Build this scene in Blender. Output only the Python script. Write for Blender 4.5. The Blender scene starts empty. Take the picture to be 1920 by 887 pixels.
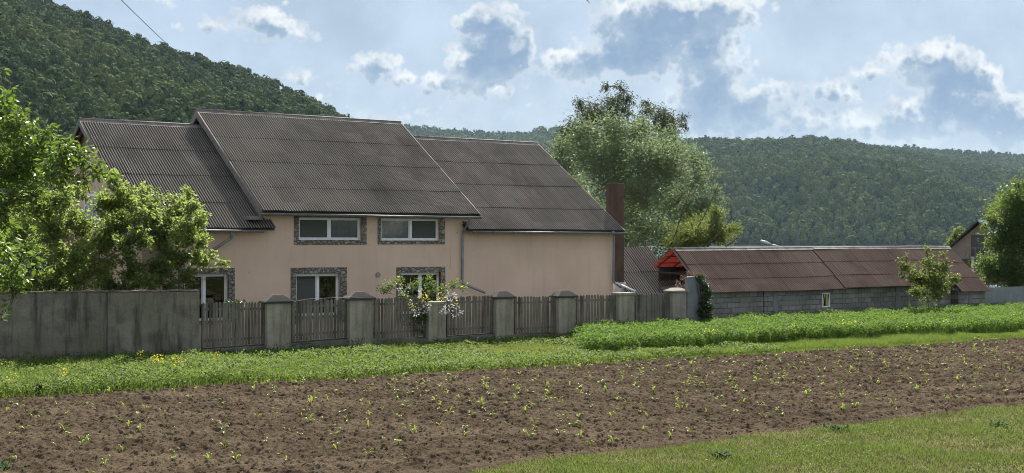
import bpy, math, random
import numpy as np
from mathutils import Vector

random.seed(7); rng = np.random.default_rng(7)
R = math.radians
sc = bpy.context.scene
col = sc.collection

# ------------------------------------------------------------------ camera
F, CX, HY, CH = 2400.0, 960.0, 452.0, 3.6
cam_d = bpy.data.cameras.new('camera'); cam = bpy.data.objects.new('camera', cam_d); col.objects.link(cam)
cam.location = (0, 0, CH); cam.rotation_euler = (R(90), 0, 0)
cam_d.sensor_width = 36; cam_d.lens = 36 * F / 1920
cam_d.shift_y = (HY - 443.5) / 1920
cam_d.clip_start = 0.1; cam_d.clip_end = 20000
sc.camera = cam

# ------------------------------------------------------------------ sun, sky, exposure
SUN_AZ, SUN_EL = 8.0, 45.0            # azimuth measured from +Y towards +X
SKY_STRENGTH, SUN_STRENGTH, EXPO = 0.056, 5.0, 1.42
sd = Vector((math.sin(R(SUN_AZ)) * math.cos(R(SUN_EL)), math.cos(R(SUN_AZ)) * math.cos(R(SUN_EL)), math.sin(R(SUN_EL))))
sun_d = bpy.data.lights.new('sun', 'SUN'); sun_d.energy = SUN_STRENGTH; sun_d.angle = R(0.5); sun_d.color = (1, .95, .86)
sun = bpy.data.objects.new('sun', sun_d); col.objects.link(sun)
sun.rotation_euler = (-sd).to_track_quat('-Z', 'Y').to_euler(); sun.location = (0, 0, 60)
sc.view_settings.view_transform = 'Standard'; sc.view_settings.look = 'None'
sc.view_settings.exposure = EXPO; sc.view_settings.gamma = 1
sc.view_settings.use_curve_mapping = False
sc.cycles.use_denoising = True; sc.cycles.denoiser = 'OPENIMAGEDENOISE'
sc.cycles.denoising_input_passes = 'RGB_ALBEDO_NORMAL'; sc.cycles.denoising_prefilter = 'NONE'
sc.cycles.pixel_filter_type = 'BLACKMAN_HARRIS'; sc.cycles.filter_width = 1.05
sc.cycles.sample_clamp_indirect = 4
sc.cycles.max_bounces = 6; sc.cycles.diffuse_bounces = 3; sc.cycles.glossy_bounces = 2
sc.cycles.transmission_bounces = 3; sc.cycles.transparent_max_bounces = 8; sc.cycles.volume_bounces = 0
sc.cycles.caustics_reflective = False; sc.cycles.caustics_refractive = False


class NT:
    """small helper to write node trees"""
    def __init__(s, tree):
        s.t = tree; s.t.nodes.clear()
    def n(s, typ, **kw):
        x = s.t.nodes.new(typ)
        for k, v in kw.items():
            if k.startswith('i_'):
                x.inputs[k[2:].replace('_', ' ')].default_value = v
            else:
                setattr(x, k, v)
        return x
    def l(s, a, b): s.t.links.new(a, b)
    def put(s, inp, v):
        if isinstance(v, (int, float)): inp.default_value = v
        elif isinstance(v, tuple): inp.default_value = v if len(v) == 4 or inp.type == 'VECTOR' else (*v, 1)
        else: s.l(v, inp)
    def m(s, op, a, b=None, c=None, clamp=False):
        x = s.t.nodes.new('ShaderNodeMath'); x.operation = op; x.use_clamp = clamp
        s.put(x.inputs[0], a)
        if b is not None: s.put(x.inputs[1], b)
        if c is not None: s.put(x.inputs[2], c)
        return x.outputs[0]
    def mix(s, f, a, b):
        x = s.t.nodes.new('ShaderNodeMix'); x.data_type = 'RGBA'
        s.put(x.inputs[0], f); s.put(x.inputs[6], a); s.put(x.inputs[7], b)
        return x.outputs[2]
    def noise(s, vec, scale, detail=4, rough=.55, dist=0):
        x = s.t.nodes.new('ShaderNodeTexNoise'); x.inputs['Scale'].default_value = scale
        x.inputs['Detail'].default_value = detail; x.inputs['Roughness'].default_value = rough
        x.inputs['Distortion'].default_value = dist
        if vec is not None: s.l(vec, x.inputs['Vector'])
        return x.outputs['Fac']
    def ramp(s, f, stops, interp='LINEAR'):
        x = s.t.nodes.new('ShaderNodeValToRGB'); r = x.color_ramp; r.interpolation = interp
        while len(r.elements) < len(stops): r.elements.new(.5)
        for e, (p, c) in zip(r.elements, stops):
            e.position = p; e.color = (c, c, c, 1) if isinstance(c, (int, float)) else (*c, 1)
        s.put(x.inputs[0], f)
        return x.outputs[0]
    def sstep(s, v, a, b, lo=0.0, hi=1.0):
        x = s.t.nodes.new('ShaderNodeMapRange'); x.interpolation_type = 'SMOOTHSTEP'
        s.put(x.inputs[0], v); x.inputs[1].default_value = a; x.inputs[2].default_value = b
        x.inputs[3].default_value = lo; x.inputs[4].default_value = hi
        return x.outputs[0]


def make_world():
    w = bpy.data.worlds.new('World'); sc.world = w; w.use_nodes = True
    N = NT(w.node_tree)
    out = N.n('ShaderNodeOutputWorld'); bg = N.n('ShaderNodeBackground'); bg.inputs['Strength'].default_value = SKY_STRENGTH
    sky = N.n('ShaderNodeTexSky'); sky.sky_type = 'NISHITA'; sky.sun_disc = False
    sky.sun_elevation = R(SUN_EL); sky.sun_rotation = R(SUN_AZ)
    sky.air_density = 1.0; sky.dust_density = 1.3; sky.ozone_density = 1.6; sky.altitude = 100
    tc = N.n('ShaderNodeTexCoord'); sep = N.n('ShaderNodeSeparateXYZ'); N.l(tc.outputs['Generated'], sep.inputs[0])
    x, y, z = sep.outputs
    yy = N.m('MAXIMUM', y, .08)
    U = N.m('MULTIPLY_ADD', N.m('DIVIDE', x, yy), 24.0, 9.6)
    V = N.m('MULTIPLY', N.m('DIVIDE', z, yy), 24.0)
    cmb = N.n('ShaderNodeCombineXYZ'); N.l(U, cmb.inputs[0]); N.l(V, cmb.inputs[1])
    P = cmb.outputs[0]
    # billowing edges: the position is pushed about by noise before the cloud bodies are tested
    def warp(sca, amp, det):
        nz = N.n('ShaderNodeTexNoise'); nz.inputs['Scale'].default_value = sca; nz.inputs['Detail'].default_value = det
        nz.inputs['Roughness'].default_value = .6
        N.l(P, nz.inputs['Vector'])
        sv = N.n('ShaderNodeSeparateXYZ'); N.l(nz.outputs['Color'], sv.inputs[0])
        return N.m('MULTIPLY_ADD', sv.outputs[0], amp, -amp / 2), N.m('MULTIPLY_ADD', sv.outputs[1], amp, -amp / 2)
    w1, w2 = warp(1.25, .60, 4)
    U2 = N.m('ADD', U, w1); V2 = N.m('ADD', V, w2)
    clouds = [  # px, py, rx, ry, shade depth
        (912, 52, 72, 48), (945, 92, 58, 62), (893, 120, 66, 52), (860, 160, 80, 32), (918, 165, 60, 30),
        (705, 128, 52, 36), (770, 148, 60, 20), (638, 158, 34, 12), (880, 208, 80, 14), (735, 212, 60, 16),
        (500, 42, 66, 38), (405, 48, 80, 18), (560, 55, 34, 22), (310, -2, 60, 10), (560, 145, 36, 22), (590, 178, 26, 12),
        (1255, 40, 150, 62), (1180, 105, 130, 46), (1095, 118, 90, 42), (1330, 18, 110, 40), (1320, 105, 82, 48), (1215, 95, 80, 60),
        (1330, 190, 70, 78), (1395, 205, 62, 58), (1455, 180, 62, 34), (1350, 240, 100, 26), (1560, 172, 58, 30), (1500, 225, 90, 30),
        (1745, 122, 96, 48), (1640, 135, 80, 22), (1800, 175, 82, 82), (1740, 225, 130, 50), (1620, 232, 80, 34),
        (1885, 225, 70, 60), (1765, 180, 46, 12), (1930, 262, 90, 26), (1400, 262, 140, 14), (700, 238, 140, 10),
    ]
    CS = 1.16
    def field(Uo, Vo):
        d = None
        for (px, py, rx, ry) in clouds:
            a = N.m('MULTIPLY_ADD', Uo, 100 / rx / CS, -px / rx / CS)
            b = N.m('MULTIPLY_ADD', Vo, 100 / ry / CS, -(452 - py) / ry / CS)
            r = N.m('SQRT', N.m('MULTIPLY_ADD', a, a, N.m('MULTIPLY', b, b)))
            k = min(rx, ry) / 50
            e = N.m('MULTIPLY_ADD', r, -k, k)
            if d is None: d = e
            else:
                sm = N.n('ShaderNodeMath'); sm.operation = 'SMOOTH_MAX'; N.l(d, sm.inputs[0]); N.l(e, sm.inputs[1]); sm.inputs[2].default_value = .12
                d = sm.outputs[0]
        return d
    d = field(U2, V2); dup_ = field(N.m('ADD', U2, .04), N.m('ADD', V2, .20))   # second sample a little towards the sun
    vor = N.n('ShaderNodeTexVoronoi'); vor.feature = 'SMOOTH_F1'; vor.inputs['Scale'].default_value = 3.6; vor.inputs['Smoothness'].default_value = .5
    vor.inputs['Detail'].default_value = 2.0
    N.l(P, vor.inputs['Vector'])
    bill = N.m('MULTIPLY_ADD', vor.outputs['Distance'], -.50, .30)
    fine = N.m('MULTIPLY_ADD', N.noise(P, 4.5, 5, .55), .34, -.17)
    bf = N.m('ADD', bill, fine)
    d = N.m('ADD', d, bf); dup_ = N.m('ADD', dup_, bf)
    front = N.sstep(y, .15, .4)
    soft = N.noise(P, .9, 2)
    mask_f = N.sstep(d, -.10, .22)
    # the rest of the sky gets loose unseen clouds, much brighter than those in view
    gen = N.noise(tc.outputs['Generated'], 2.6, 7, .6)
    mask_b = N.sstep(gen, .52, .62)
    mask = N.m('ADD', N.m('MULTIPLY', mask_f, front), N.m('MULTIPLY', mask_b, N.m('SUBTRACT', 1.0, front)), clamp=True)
    core = N.ramp(N.m('ADD', N.m('MULTIPLY', d, .6), N.m('MULTIPLY_ADD', soft, .9, -.35), clamp=True),
                  [(0.0, (3.3, 3.9, 4.6)), (.3, (2.3, 3.05, 4.0)), (.6, (1.65, 2.4, 3.55)), (1, (2.0, 2.75, 3.8))])
    top = N.m('MULTIPLY', N.sstep(dup_, .40, -.06), N.sstep(N.noise(P, 1.1, 4, .6), .34, .62, .35, 1))
    rim = N.m('MULTIPLY', N.sstep(d, .30, .04), .35)
    wisp = N.m('MULTIPLY', N.sstep(N.noise(P, 1.7, 5, .6), .56, .72), .4)
    puff = N.m('MULTIPLY', N.sstep(bill, .06, .27), N.sstep(d, 1.3, .25, 0, .75))
    lit = N.m('MAXIMUM', N.m('MAXIMUM', N.m('MAXIMUM', top, rim), wisp), puff)
    inner = N.mix(lit, core, (5.9, 6.1, 6.2))
    inner = N.mix(front, (13.5, 13.0, 12.6), inner)  # clouds behind the camera brightened to fill the shaded facade
    veil = N.m('MULTIPLY', N.sstep(N.noise(P, .35, 5, .6), .3, .75, .75, 1.0), N.sstep(y, .0, .35, .5, 1))
    base = N.mix(veil, sky.outputs[0], (2.75, 3.45, 4.4))
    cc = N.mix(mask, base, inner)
    # clouds thin into the haze low down
    low = N.sstep(V, 1.3, 2.9, .45, 1)
    cc2 = N.mix(low, base, cc)
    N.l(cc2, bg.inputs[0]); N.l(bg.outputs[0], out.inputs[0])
    w.cycles.sampling_method = 'MANUAL'; w.cycles.sample_map_resolution = 512


make_world()

# ------------------------------------------------------------------ frames of reference
A0 = math.atan2(.561, .828)
UX, UY = math.cos(A0), math.sin(A0)
F0 = (-7.39, 40.75)                        # first fence pillar
def lot(t, d, z=0.0): return (F0[0] + t * UX - d * UY, F0[1] + t * UY + d * UX, z)
def lot_np(t, d): return F0[0] + t * UX - d * UY, F0[1] + t * UY + d * UX
def to_lot(x, y):
    ax, ay = x - F0[0], y - F0[1]
    return ax * UX + ay * UY, -ax * UY + ay * UX
def T(px, d):                                # survey of the photograph: where along the plot a sight line meets plane d
    k = (px - CX) / F; bx, by = F0[0] - d * UY, F0[1] + d * UX
    return (k * by - bx) / (UX - k * UY)
def Z(px, py, d):
    y = lot(T(px, d), d)[1]
    return CH - (py - HY) * y / F
def at(px, py, Y): return ((px - CX) / F * Y, Y, CH - (py - HY) / F * Y)

# ------------------------------------------------------------------ object helpers
def tag(o, label=None, cat=None, group=None, kind=None):
    if label: o['label'] = label
    if cat: o['category'] = cat
    if group: o['group'] = group
    if kind: o['kind'] = kind
    return o

def thing(name, label, cat, org=None, group=None, inlot=True):
    """Empty at the thing's base; org = (t, d, z) in the plot frame or a world point"""
    o = bpy.data.objects.new(name, None); col.objects.link(o); o.empty_display_size = .3
    org = org or (0, 0, 0)
    if inlot: o.location = lot(*org); o.rotation_euler = (0, 0, A0)
    else: o.location = org
    o['_org'] = [float(v) for v in org]
    return tag(o, label, cat, group)

def root_of(o):
    while o.parent: o = o.parent
    return o

class MB:
    def __init__(s): s.v = []; s.f = []; s.sm = []; s.at = {}
    def add(s, vs, fs, smooth=False):
        b = len(s.v); s.v += [tuple(p) for p in vs]
        s.f += [tuple(i + b for i in q) for q in fs]; s.sm += [smooth] * len(fs)
    def box(s, a, b, jit=0):
        x0, y0, z0 = a; x1, y1, z1 = b
        v = [(x0, y0, z0), (x1, y0, z0), (x1, y1, z0), (x0, y1, z0), (x0, y0, z1), (x1, y0, z1), (x1, y1, z1), (x0, y1, z1)]
        s.add(v, [(0, 3, 2, 1), (4, 5, 6, 7), (0, 1, 5, 4), (1, 2, 6, 5), (2, 3, 7, 6), (3, 0, 4, 7)])
    def prism(s, poly, axis, lo, hi):
        """poly in the two other axes, extruded along axis (0,1,2)"""
        n = len(poly)
        def P(p, h):
            q = list(p); q.insert(axis, h); return tuple(q)
        s.add([P(p, lo) for p in poly] + [P(p, hi) for p in poly],
              [tuple(range(n))[::-1], tuple(range(n, 2 * n))] + [(i, (i + 1) % n, n + (i + 1) % n, n + i) for i in range(n)])
    def slab(s, c, th):
        """a quad given by 4 corners thickened downwards by th"""
        s.add(list(c) + [(p[0], p[1], p[2] - th) for p in c],
              [(0, 1, 2, 3), (7, 6, 5, 4), (0, 4, 5, 1), (1, 5, 6, 2), (2, 6, 7, 3), (3, 7, 4, 0)])
    def tube(s, pts, rad, seg=8, cap=True, smooth=True):
        pts = [Vector(p) for p in pts]; n = len(pts)
        rad = rad if hasattr(rad, '__len__') else [rad] * n
        b = len(s.v); ref = Vector((0.31, 0.17, .93))
        for i, p in enumerate(pts):
            d = (pts[min(i + 1, n - 1)] - pts[max(i - 1, 0)])
            if d.length < 1e-9: d = Vector((0, 0, 1))
            d.normalize()
            a = d.cross(ref)
            if a.length < .05: a = d.cross(Vector((1, 0, 0)))
            a.normalize(); c = d.cross(a)
            for k in range(seg):
                w = 2 * math.pi * k / seg
                s.v.append(tuple(p + (a * math.cos(w) + c * math.sin(w)) * rad[i]))
        for i in range(n - 1):
            for k in range(seg):
                s.f.append((b + i * seg + k, b + i * seg + (k + 1) % seg, b + (i + 1) * seg + (k + 1) % seg, b + (i + 1) * seg + k)); s.sm.append(smooth)
        if cap:
            s.f.append(tuple(b + k for k in range(seg))[::-1]); s.f.append(tuple(b + (n - 1) * seg + k for k in range(seg))); s.sm += [False, False]
    def build(s, name, m, parent=None, org=None, bevel=0):
        me = bpy.data.meshes.new(name)
        if parent is not None: org = tuple(root_of(parent)['_org'])
        org = org or (0, 0, 0)
        vs = [(p[0] - org[0], p[1] - org[1], p[2] - org[2]) for p in s.v]
        me.from_pydata(vs, [], s.f)
        me.polygons.foreach_set('use_smooth', s.sm)
        if s.at:
            a_ = me.attributes.new('crest', 'FLOAT', 'POINT'); a_.data.foreach_set('value', [s.at.get(i, .5) for i in range(len(vs))])
        me.materials.append(m); me.update()
        o = bpy.data.objects.new(name, me); col.objects.link(o)
        if parent is not None: o.parent = parent
        if bevel:
            md = o.modifiers.new('bevel', 'BEVEL'); md.width = bevel; md.segments = 2; md.limit_method = 'ANGLE'
        return o

def lot_single(mb, name, m, org, label, cat, group=None, bevel=0):
    o = mb.build(name, m, None, org, bevel); o.location = lot(*org); o.rotation_euler = (0, 0, A0)
    return tag(o, label, cat, group)

def mesh_np(name, V, Fq, m, parent=None, attrs=None, smooth=False, org=(0, 0, 0)):
    V = np.asarray(V, dtype=np.float32).reshape(-1, 3) - np.array(org, dtype=np.float32)
    Fq = np.asarray(Fq, dtype=np.int32); k = Fq.shape[1]; nf = len(Fq)
    me = bpy.data.meshes.new(name)
    me.vertices.add(len(V)); me.vertices.foreach_set('co', V.ravel())
    me.loops.add(nf * k); me.loops.foreach_set('vertex_index', Fq.ravel())
    me.polygons.add(nf)
    me.polygons.foreach_set('loop_start', np.arange(nf, dtype=np.int32) * k)
    me.polygons.foreach_set('loop_total', np.full(nf, k, dtype=np.int32))
    me.polygons.foreach_set('use_smooth', np.full(nf, smooth))
    for an, av in (attrs or {}).items():
        a = me.attributes.new(an, 'FLOAT', 'POINT'); a.data.foreach_set('value', np.asarray(av, dtype=np.float32))
    me.materials.append(m); me.update(calc_edges=True); me.validate()
    o = bpy.data.objects.new(name, me); col.objects.link(o)
    if parent is not None: o.parent = parent
    return o

def unit(a): return a / np.maximum(np.linalg.norm(a, axis=-1, keepdims=True), 1e-9)

def vnoise(x, y, seed=0):
    """smooth value noise, range 0..1"""
    g = np.random.default_rng(seed).random((256, 256))
    xi = np.floor(x).astype(int); yi = np.floor(y).astype(int); fx = x - xi; fy = y - yi
    fx = fx * fx * (3 - 2 * fx); fy = fy * fy * (3 - 2 * fy)
    a = g[xi & 255, yi & 255]; b = g[(xi + 1) & 255, yi & 255]; c = g[xi & 255, (yi + 1) & 255]; d = g[(xi + 1) & 255, (yi + 1) & 255]
    return (a * (1 - fx) + b * fx) * (1 - fy) + (c * (1 - fx) + d * fx) * fy

# ------------------------------------------------------------------ materials
def bsdf(name, rough=.8, spec=.3, metal=0):
    m = bpy.data.materials.new(name); m.use_nodes = True
    N = NT(m.node_tree)
    out = N.n('ShaderNodeOutputMaterial'); p = N.n('ShaderNodeBsdfPrincipled')
    p.inputs['Roughness'].default_value = rough; p.inputs['Specular IOR Level'].default_value = spec; p.inputs['Metallic'].default_value = metal
    N.l(p.outputs[0], out.inputs[0])
    tc = N.n('ShaderNodeTexCoord')
    return m, N, p, tc.outputs['Object'], out
def bump(N, p, h, dist=.01, s=.6):
    b = N.n('ShaderNodeBump'); b.inputs['Distance'].default_value = dist; b.inputs['Strength'].default_value = s
    N.l(h, b.inputs['Height']); N.l(b.outputs[0], p.inputs['Normal'])
def vscale(N, co, s):
    x = N.n('ShaderNodeMapping'); x.inputs['Scale'].default_value = s; N.l(co, x.inputs['Vector']); return x.outputs[0]

def mat_simple(name, c, rough=.7, var=.2, scale=6, metal=0, spec=.3, bmp=.004):
    m, N, p, co, _ = bsdf(name, rough, spec, metal)
    nz = N.noise(co, scale, 5, .6)
    lo = tuple(v * (1 - var) for v in c); hi = tuple(v * (1 + var) for v in c)
    N.l(N.ramp(nz, [(.3, lo), (.7, hi)]), p.inputs['Base Color'])
    if bmp: bump(N, p, N.noise(co, scale * 6, 3), bmp)
    return m

def mat_onduline(name, c_lo, c_hi, lich, dusty=.0):
    m, N, p, co, _ = bsdf(name, .88, .12)
    s = N.n('ShaderNodeSeparateXYZ'); N.l(co, s.inputs[0])
    cell = N.n('ShaderNodeCombineXYZ')
    N.l(N.m('FLOOR', N.m('DIVIDE', s.outputs[0], .76)), cell.inputs[0]); N.l(N.m('FLOOR', N.m('DIVIDE', s.outputs[1], 1.54)), cell.inputs[1])
    wn = N.n('ShaderNodeTexWhiteNoise'); wn.noise_dimensions = '2D'; N.l(cell.outputs[0], wn.inputs['Vector'])
    streak = N.noise(vscale(N, co, (14, 1.2, 1.2)), 1.0, 5, .65)
    big = N.noise(co, .5, 4, .6)
    f = N.m('ADD', N.m('MULTIPLY', wn.outputs['Value'], .35), N.m('ADD', N.m('MULTIPLY', streak, .65), N.m('MULTIPLY_ADD', big, .6, -.3)), clamp=True)
    c = N.mix(f, c_lo, c_hi)
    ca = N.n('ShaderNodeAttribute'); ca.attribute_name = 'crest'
    c = N.mix(N.sstep(ca.outputs['Fac'], .15, .75, .0, 1), tuple(v * .30 for v in c_lo), c)  # valleys coloured darker to boost the sun and shade stripes of the corrugation
    sp = N.sstep(N.noise(co, 16, 5, .7), .60, .72)
    pa = N.sstep(N.noise(co, 1.1, 3, .6), .45, .7)
    c = N.mix(N.m('MULTIPLY', N.m('MULTIPLY', sp, pa), .75), c, lich)
    c = N.mix(N.sstep(N.noise(vscale(N, co, (1, .5, .5)), .8, 5, .65), .5, .72, 0, .5), c, tuple(v * .55 for v in c_lo))
    N.l(c, p.inputs['Base Color']); bump(N, p, N.noise(co, 50, 4), .004, .5)
    return m

def mat_leaf(name, cols, trans=.38, rough=.42, tcol=None, spec=.4):
    m = bpy.data.materials.new(name); m.use_nodes = True; N = NT(m.node_tree)
    out = N.n('ShaderNodeOutputMaterial'); p = N.n('ShaderNodeBsdfPrincipled'); p.inputs['Roughness'].default_value = rough
    p.inputs['Specular IOR Level'].default_value = spec
    a = N.n('ShaderNodeAttribute'); a.attribute_name = 'v'
    n = len(cols)
    c = N.ramp(a.outputs['Fac'], [(i / max(n - 1, 1), k) for i, k in enumerate(cols)])
    N.l(c, p.inputs['Base Color'])
    tr = N.n('ShaderNodeBsdfTranslucent')
    N.l(N.mix(.55, c, tcol or tuple(min(1, v * 2.1) for v in cols[-1])), tr.inputs[0])
    mx = N.n('ShaderNodeMixShader'); mx.inputs[0].default_value = trans
    N.l(p.outputs[0], mx.inputs[1]); N.l(tr.outputs[0], mx.inputs[2]); N.l(mx.outputs[0], out.inputs[0])
    return m

M = {}
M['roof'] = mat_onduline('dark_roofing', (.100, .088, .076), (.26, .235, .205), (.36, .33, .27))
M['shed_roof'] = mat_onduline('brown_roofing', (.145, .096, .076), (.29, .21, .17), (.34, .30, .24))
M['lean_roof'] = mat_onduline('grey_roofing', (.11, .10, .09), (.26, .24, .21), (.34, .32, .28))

def m_plaster():
    m, N, p, co, _ = bsdf('pink_plaster', .9, .15)
    s = N.n('ShaderNodeSeparateXYZ'); N.l(co, s.inputs[0])
    big = N.noise(co, .55, 5, .6)
    c = N.ramp(big, [(.25, (.53, .395, .300)), (.75, (.66, .505, .392))])
    dr = N.noise(vscale(N, co, (3, 3, .35)), 1.2, 5, .6)
    c = N.mix(N.sstep(dr, .5, .75, 0, .45), c, (.43, .33, .26))
    # mould specks gathered under the eaves
    hi = N.sstep(s.outputs[2], 2.9, 4.2)
    sp = N.sstep(N.noise(vscale(N, co, (1, 1, .8)), 11, 4, .6), .62, .70)
    pa = N.sstep(N.noise(co, 1.1, 3, .86), .38, .54)
    c = N.mix(N.m('MULTIPLY', N.m('MULTIPLY', sp, pa), N.m('MULTIPLY', hi, .95)), c, (.13, .105, .085))
    sp2 = N.sstep(N.noise(co, 5, 2, .5), .755, .775)
    c = N.mix(N.m('MULTIPLY', sp2, .45), c, (.18, .14, .12))
    lowd = N.sstep(s.outputs[2], .0, 1.2, .5, 0)
    c = N.mix(N.m('MULTIPLY', lowd, N.noise(co, 2.5, 4)), c, (.2, .17, .14))
    N.l(c, p.inputs['Base Color']); bump(N, p, N.noise(co, 40, 4), .004, .5)
    return m
M['plaster'] = m_plaster()

def m_concrete(name, lo, hi, dark, moss, streak=1.0, rough_tex=False):
    m, N, p, co, _ = bsdf(name, .92, .15)
    c = N.ramp(N.noise(co, 1.6, 6, .65), [(.3, lo), (.7, hi)])
    st = N.noise(vscale(N, co, (2.6, 2.6, .28)), 1.3, 6, .7)
    c = N.mix(N.sstep(st, .46, .66, 0, .85 * streak), c, dark)
    mo = N.noise(co, .8, 5, .65)
    c = N.mix(N.sstep(mo, .50, .68, 0, .55), c, moss)
    fi = N.noise(co, 22, 4, .7)
    c = N.mix(N.sstep(fi, .45, .7, 0, .35), c, tuple(v * .55 for v in lo))
    N.l(c, p.inputs['Base Color'])
    bump(N, p, N.noise(co, 9 if rough_tex else 26, 6, .7), .05 if rough_tex else .012, .8)
    return m
M['wall_conc'] = m_concrete('stained_concrete', (.10, .094, .072), (.25, .235, .185), (.035, .035, .027), (.085, .092, .052), .85)
M['pillar'] = m_concrete('pillar_concrete', (.23, .215, .165), (.38, .355, .28), (.09, .085, .062), (.16, .155, .095), .7)
M['cap'] = m_concrete('dark_cap', (.045, .043, .04), (.09, .085, .078), (.03, .03, .026), (.05, .055, .035), .4)
M['roughcast'] = m_concrete('roughcast', (.22, .20, .17), (.36, .33, .29), (.12, .11, .095), (.16, .15, .11), .4, True)
M['slabgrey'] = m_concrete('blue_grey_slab', (.15, .16, .17), (.22, .23, .24), (.08, .085, .085), (.11, .12, .11), .6)
M['chimney'] = m_concrete('oxide_red_render', (.085, .052, .040), (.135, .085, .066), (.05, .037, .03), (.10, .072, .058), .8)
M['plinth'] = m_concrete('plinth_concrete', (.12, .118, .098), (.20, .195, .165), (.05, .05, .042), (.07, .08, .045), .7)
M['wood'] = m_concrete('grey_picket_wood', (.105, .098, .078), (.225, .21, .17), (.048, .046, .036), (.09, .095, .06), .9)
M['board'] = mat_simple('grey_board', (.16, .15, .135), .8, .3, 5)
M['soffit'] = mat_simple('dark_timber', (.07, .055, .045), .85, .3, 6)
M['zinc'] = mat_simple('zinc_gutter', (.23, .25, .27), .48, .22, 5, .55, .5)
M['zincdark'] = mat_simple('weathered_zinc', (.19, .175, .155), .6, .3, 5, .25, .4)
M['lead'] = mat_simple('ridge_metal', (.20, .18, .165), .7, .45, 3, .1, .3)
M['upvc'] = mat_simple('white_frame', (.72, .74, .76), .4, .06, 8, 0, .5, 0)
M['brown'] = mat_simple('brown_reveal', (.20, .07, .045), .6, .2, 8)
M['white_render'] = mat_simple('whitewash', (.58, .58, .56), .9, .15, 5)
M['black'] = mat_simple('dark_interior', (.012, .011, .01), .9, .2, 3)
M['red'] = None
M['bark'] = mat_simple('bark', (.075, .06, .046), .95, .4, 9, bmp=.02)
M['barkpale'] = mat_simple('pale_bark', (.16, .145, .12), .95, .4, 9, bmp=.02)
M['tan'] = mat_simple('tan_render', (.24, .185, .14), .9, .15, 3)
M['steelblue'] = mat_simple('blue_grey_roof_sheet', (.16, .19, .22), .4, .12, 3, .4, .5)
M['mfence'] = mat_simple('galvanised_sheet', (.20, .22, .235), .55, .18, 2, .5, .5)
M['cable'] = mat_simple('black_cable', (.03, .03, .032), .6, .1, 3, bmp=0)
M['lamp'] = mat_simple('lamp_grey', (.50, .50, .47), .45, .1, 3, .2, bmp=0)
M['bird'] = mat_simple('dark_feathers', (.035, .038, .042), .7, .3, 9, bmp=0)

def m_red():
    m, N, p, co, out = bsdf('red_sheet', .5, .4)
    c = N.ramp(N.noise(co, 3, 4), [(.3, (.20, .022, .016)), (.7, (.32, .045, .03))])
    N.l(c, p.inputs['Base Color'])
    tr = N.n('ShaderNodeBsdfTranslucent'); N.l(c, tr.inputs[0]); mx = N.n('ShaderNodeMixShader'); mx.inputs[0].default_value = .15
    N.l(p.outputs[0], mx.inputs[1]); N.l(tr.outputs[0], mx.inputs[2]); N.l(mx.outputs[0], out.inputs[0])
    return m
M['red'] = m_red()

def m_stone():
    m, N, p, co, _ = bsdf('crazy_stone', .85, .25)
    v = N.n('ShaderNodeTexVoronoi'); v.feature = 'DISTANCE_TO_EDGE'; v.inputs['Scale'].default_value = 6.5
    v2 = N.n('ShaderNodeTexVoronoi'); v2.inputs['Scale'].default_value = 6.5
    wc = vscale(N, co, (1, 1, 1.25)); N.l(wc, v.inputs['Vector']); N.l(wc, v2.inputs['Vector'])
    sx = N.n('ShaderNodeSeparateXYZ'); N.l(v2.outputs['Color'], sx.inputs[0])
    c = N.ramp(sx.outputs[0], [(0, (.15, .145, .115)), (.6, (.22, .21, .175)), (1, (.30, .285, .24))])
    c = N.mix(N.sstep(v.outputs['Distance'], .0, .09, 1, 0), c, (.065, .06, .05))
    N.l(c, p.inputs['Base Color']); bump(N, p, N.sstep(v.outputs['Distance'], 0, .16), .03, .9)
    return m
M['stone'] = m_stone()

def m_block():
    m, N, p, co, _ = bsdf('concrete_blocks', .93, .12)
    s = N.n('ShaderNodeSeparateXYZ'); N.l(co, s.inputs[0])
    cb = N.n('ShaderNodeCombineXYZ'); N.l(s.outputs[0], cb.inputs[0]); N.l(s.outputs[2], cb.inputs[1])
    wob = N.n('ShaderNodeVectorMath'); wob.operation = 'ADD'
    nv = N.n('ShaderNodeTexNoise'); nv.inputs['Scale'].default_value = 2.5; N.l(cb.outputs[0], nv.inputs['Vector'])
    sv = N.n('ShaderNodeVectorMath'); sv.operation = 'SCALE'; sv.inputs['Scale'].default_value = .05
    N.l(nv.outputs['Color'], sv.inputs[0]); N.l(cb.outputs[0], wob.inputs[0]); N.l(sv.outputs[0], wob.inputs[1])
    b = N.n('ShaderNodeTexBrick'); b.inputs['Scale'].default_value = 1; b.inputs['Brick Width'].default_value = .42; b.inputs['Row Height'].default_value = .215
    b.inputs['Mortar Size'].default_value = .011; b.inputs['Mortar Smooth'].default_value = .4; b.inputs['Bias'].default_value = 0
    b.inputs['Color1'].default_value = (.15, .15, .14, 1); b.inputs['Color2'].default_value = (.25, .245, .23, 1); b.inputs['Mortar'].default_value = (.055, .053, .048, 1)
    N.l(wob.outputs[0], b.inputs['Vector'])
    c = N.mix(N.sstep(N.noise(co, 1.2, 5, .65), .4, .7, 0, .55), b.outputs['Color'], (.09, .088, .078))
    c = N.mix(N.sstep(N.noise(co, 14, 5, .7), .45, .75, 0, .5), c, (.27, .26, .24))
    c = N.mix(N.sstep(N.noise(co, .55, 2), .62, .66, 0, .7), c, (.20, .20, .19))
    N.l(c, p.inputs['Base Color'])
    h = N.m('ADD', N.m('MULTIPLY', b.outputs['Fac'], -1.0), N.m('MULTIPLY', N.noise(co, 20, 5), .6))
    bump(N, p, h, .02, .9)
    return m
M['block'] = m_block()

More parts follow.
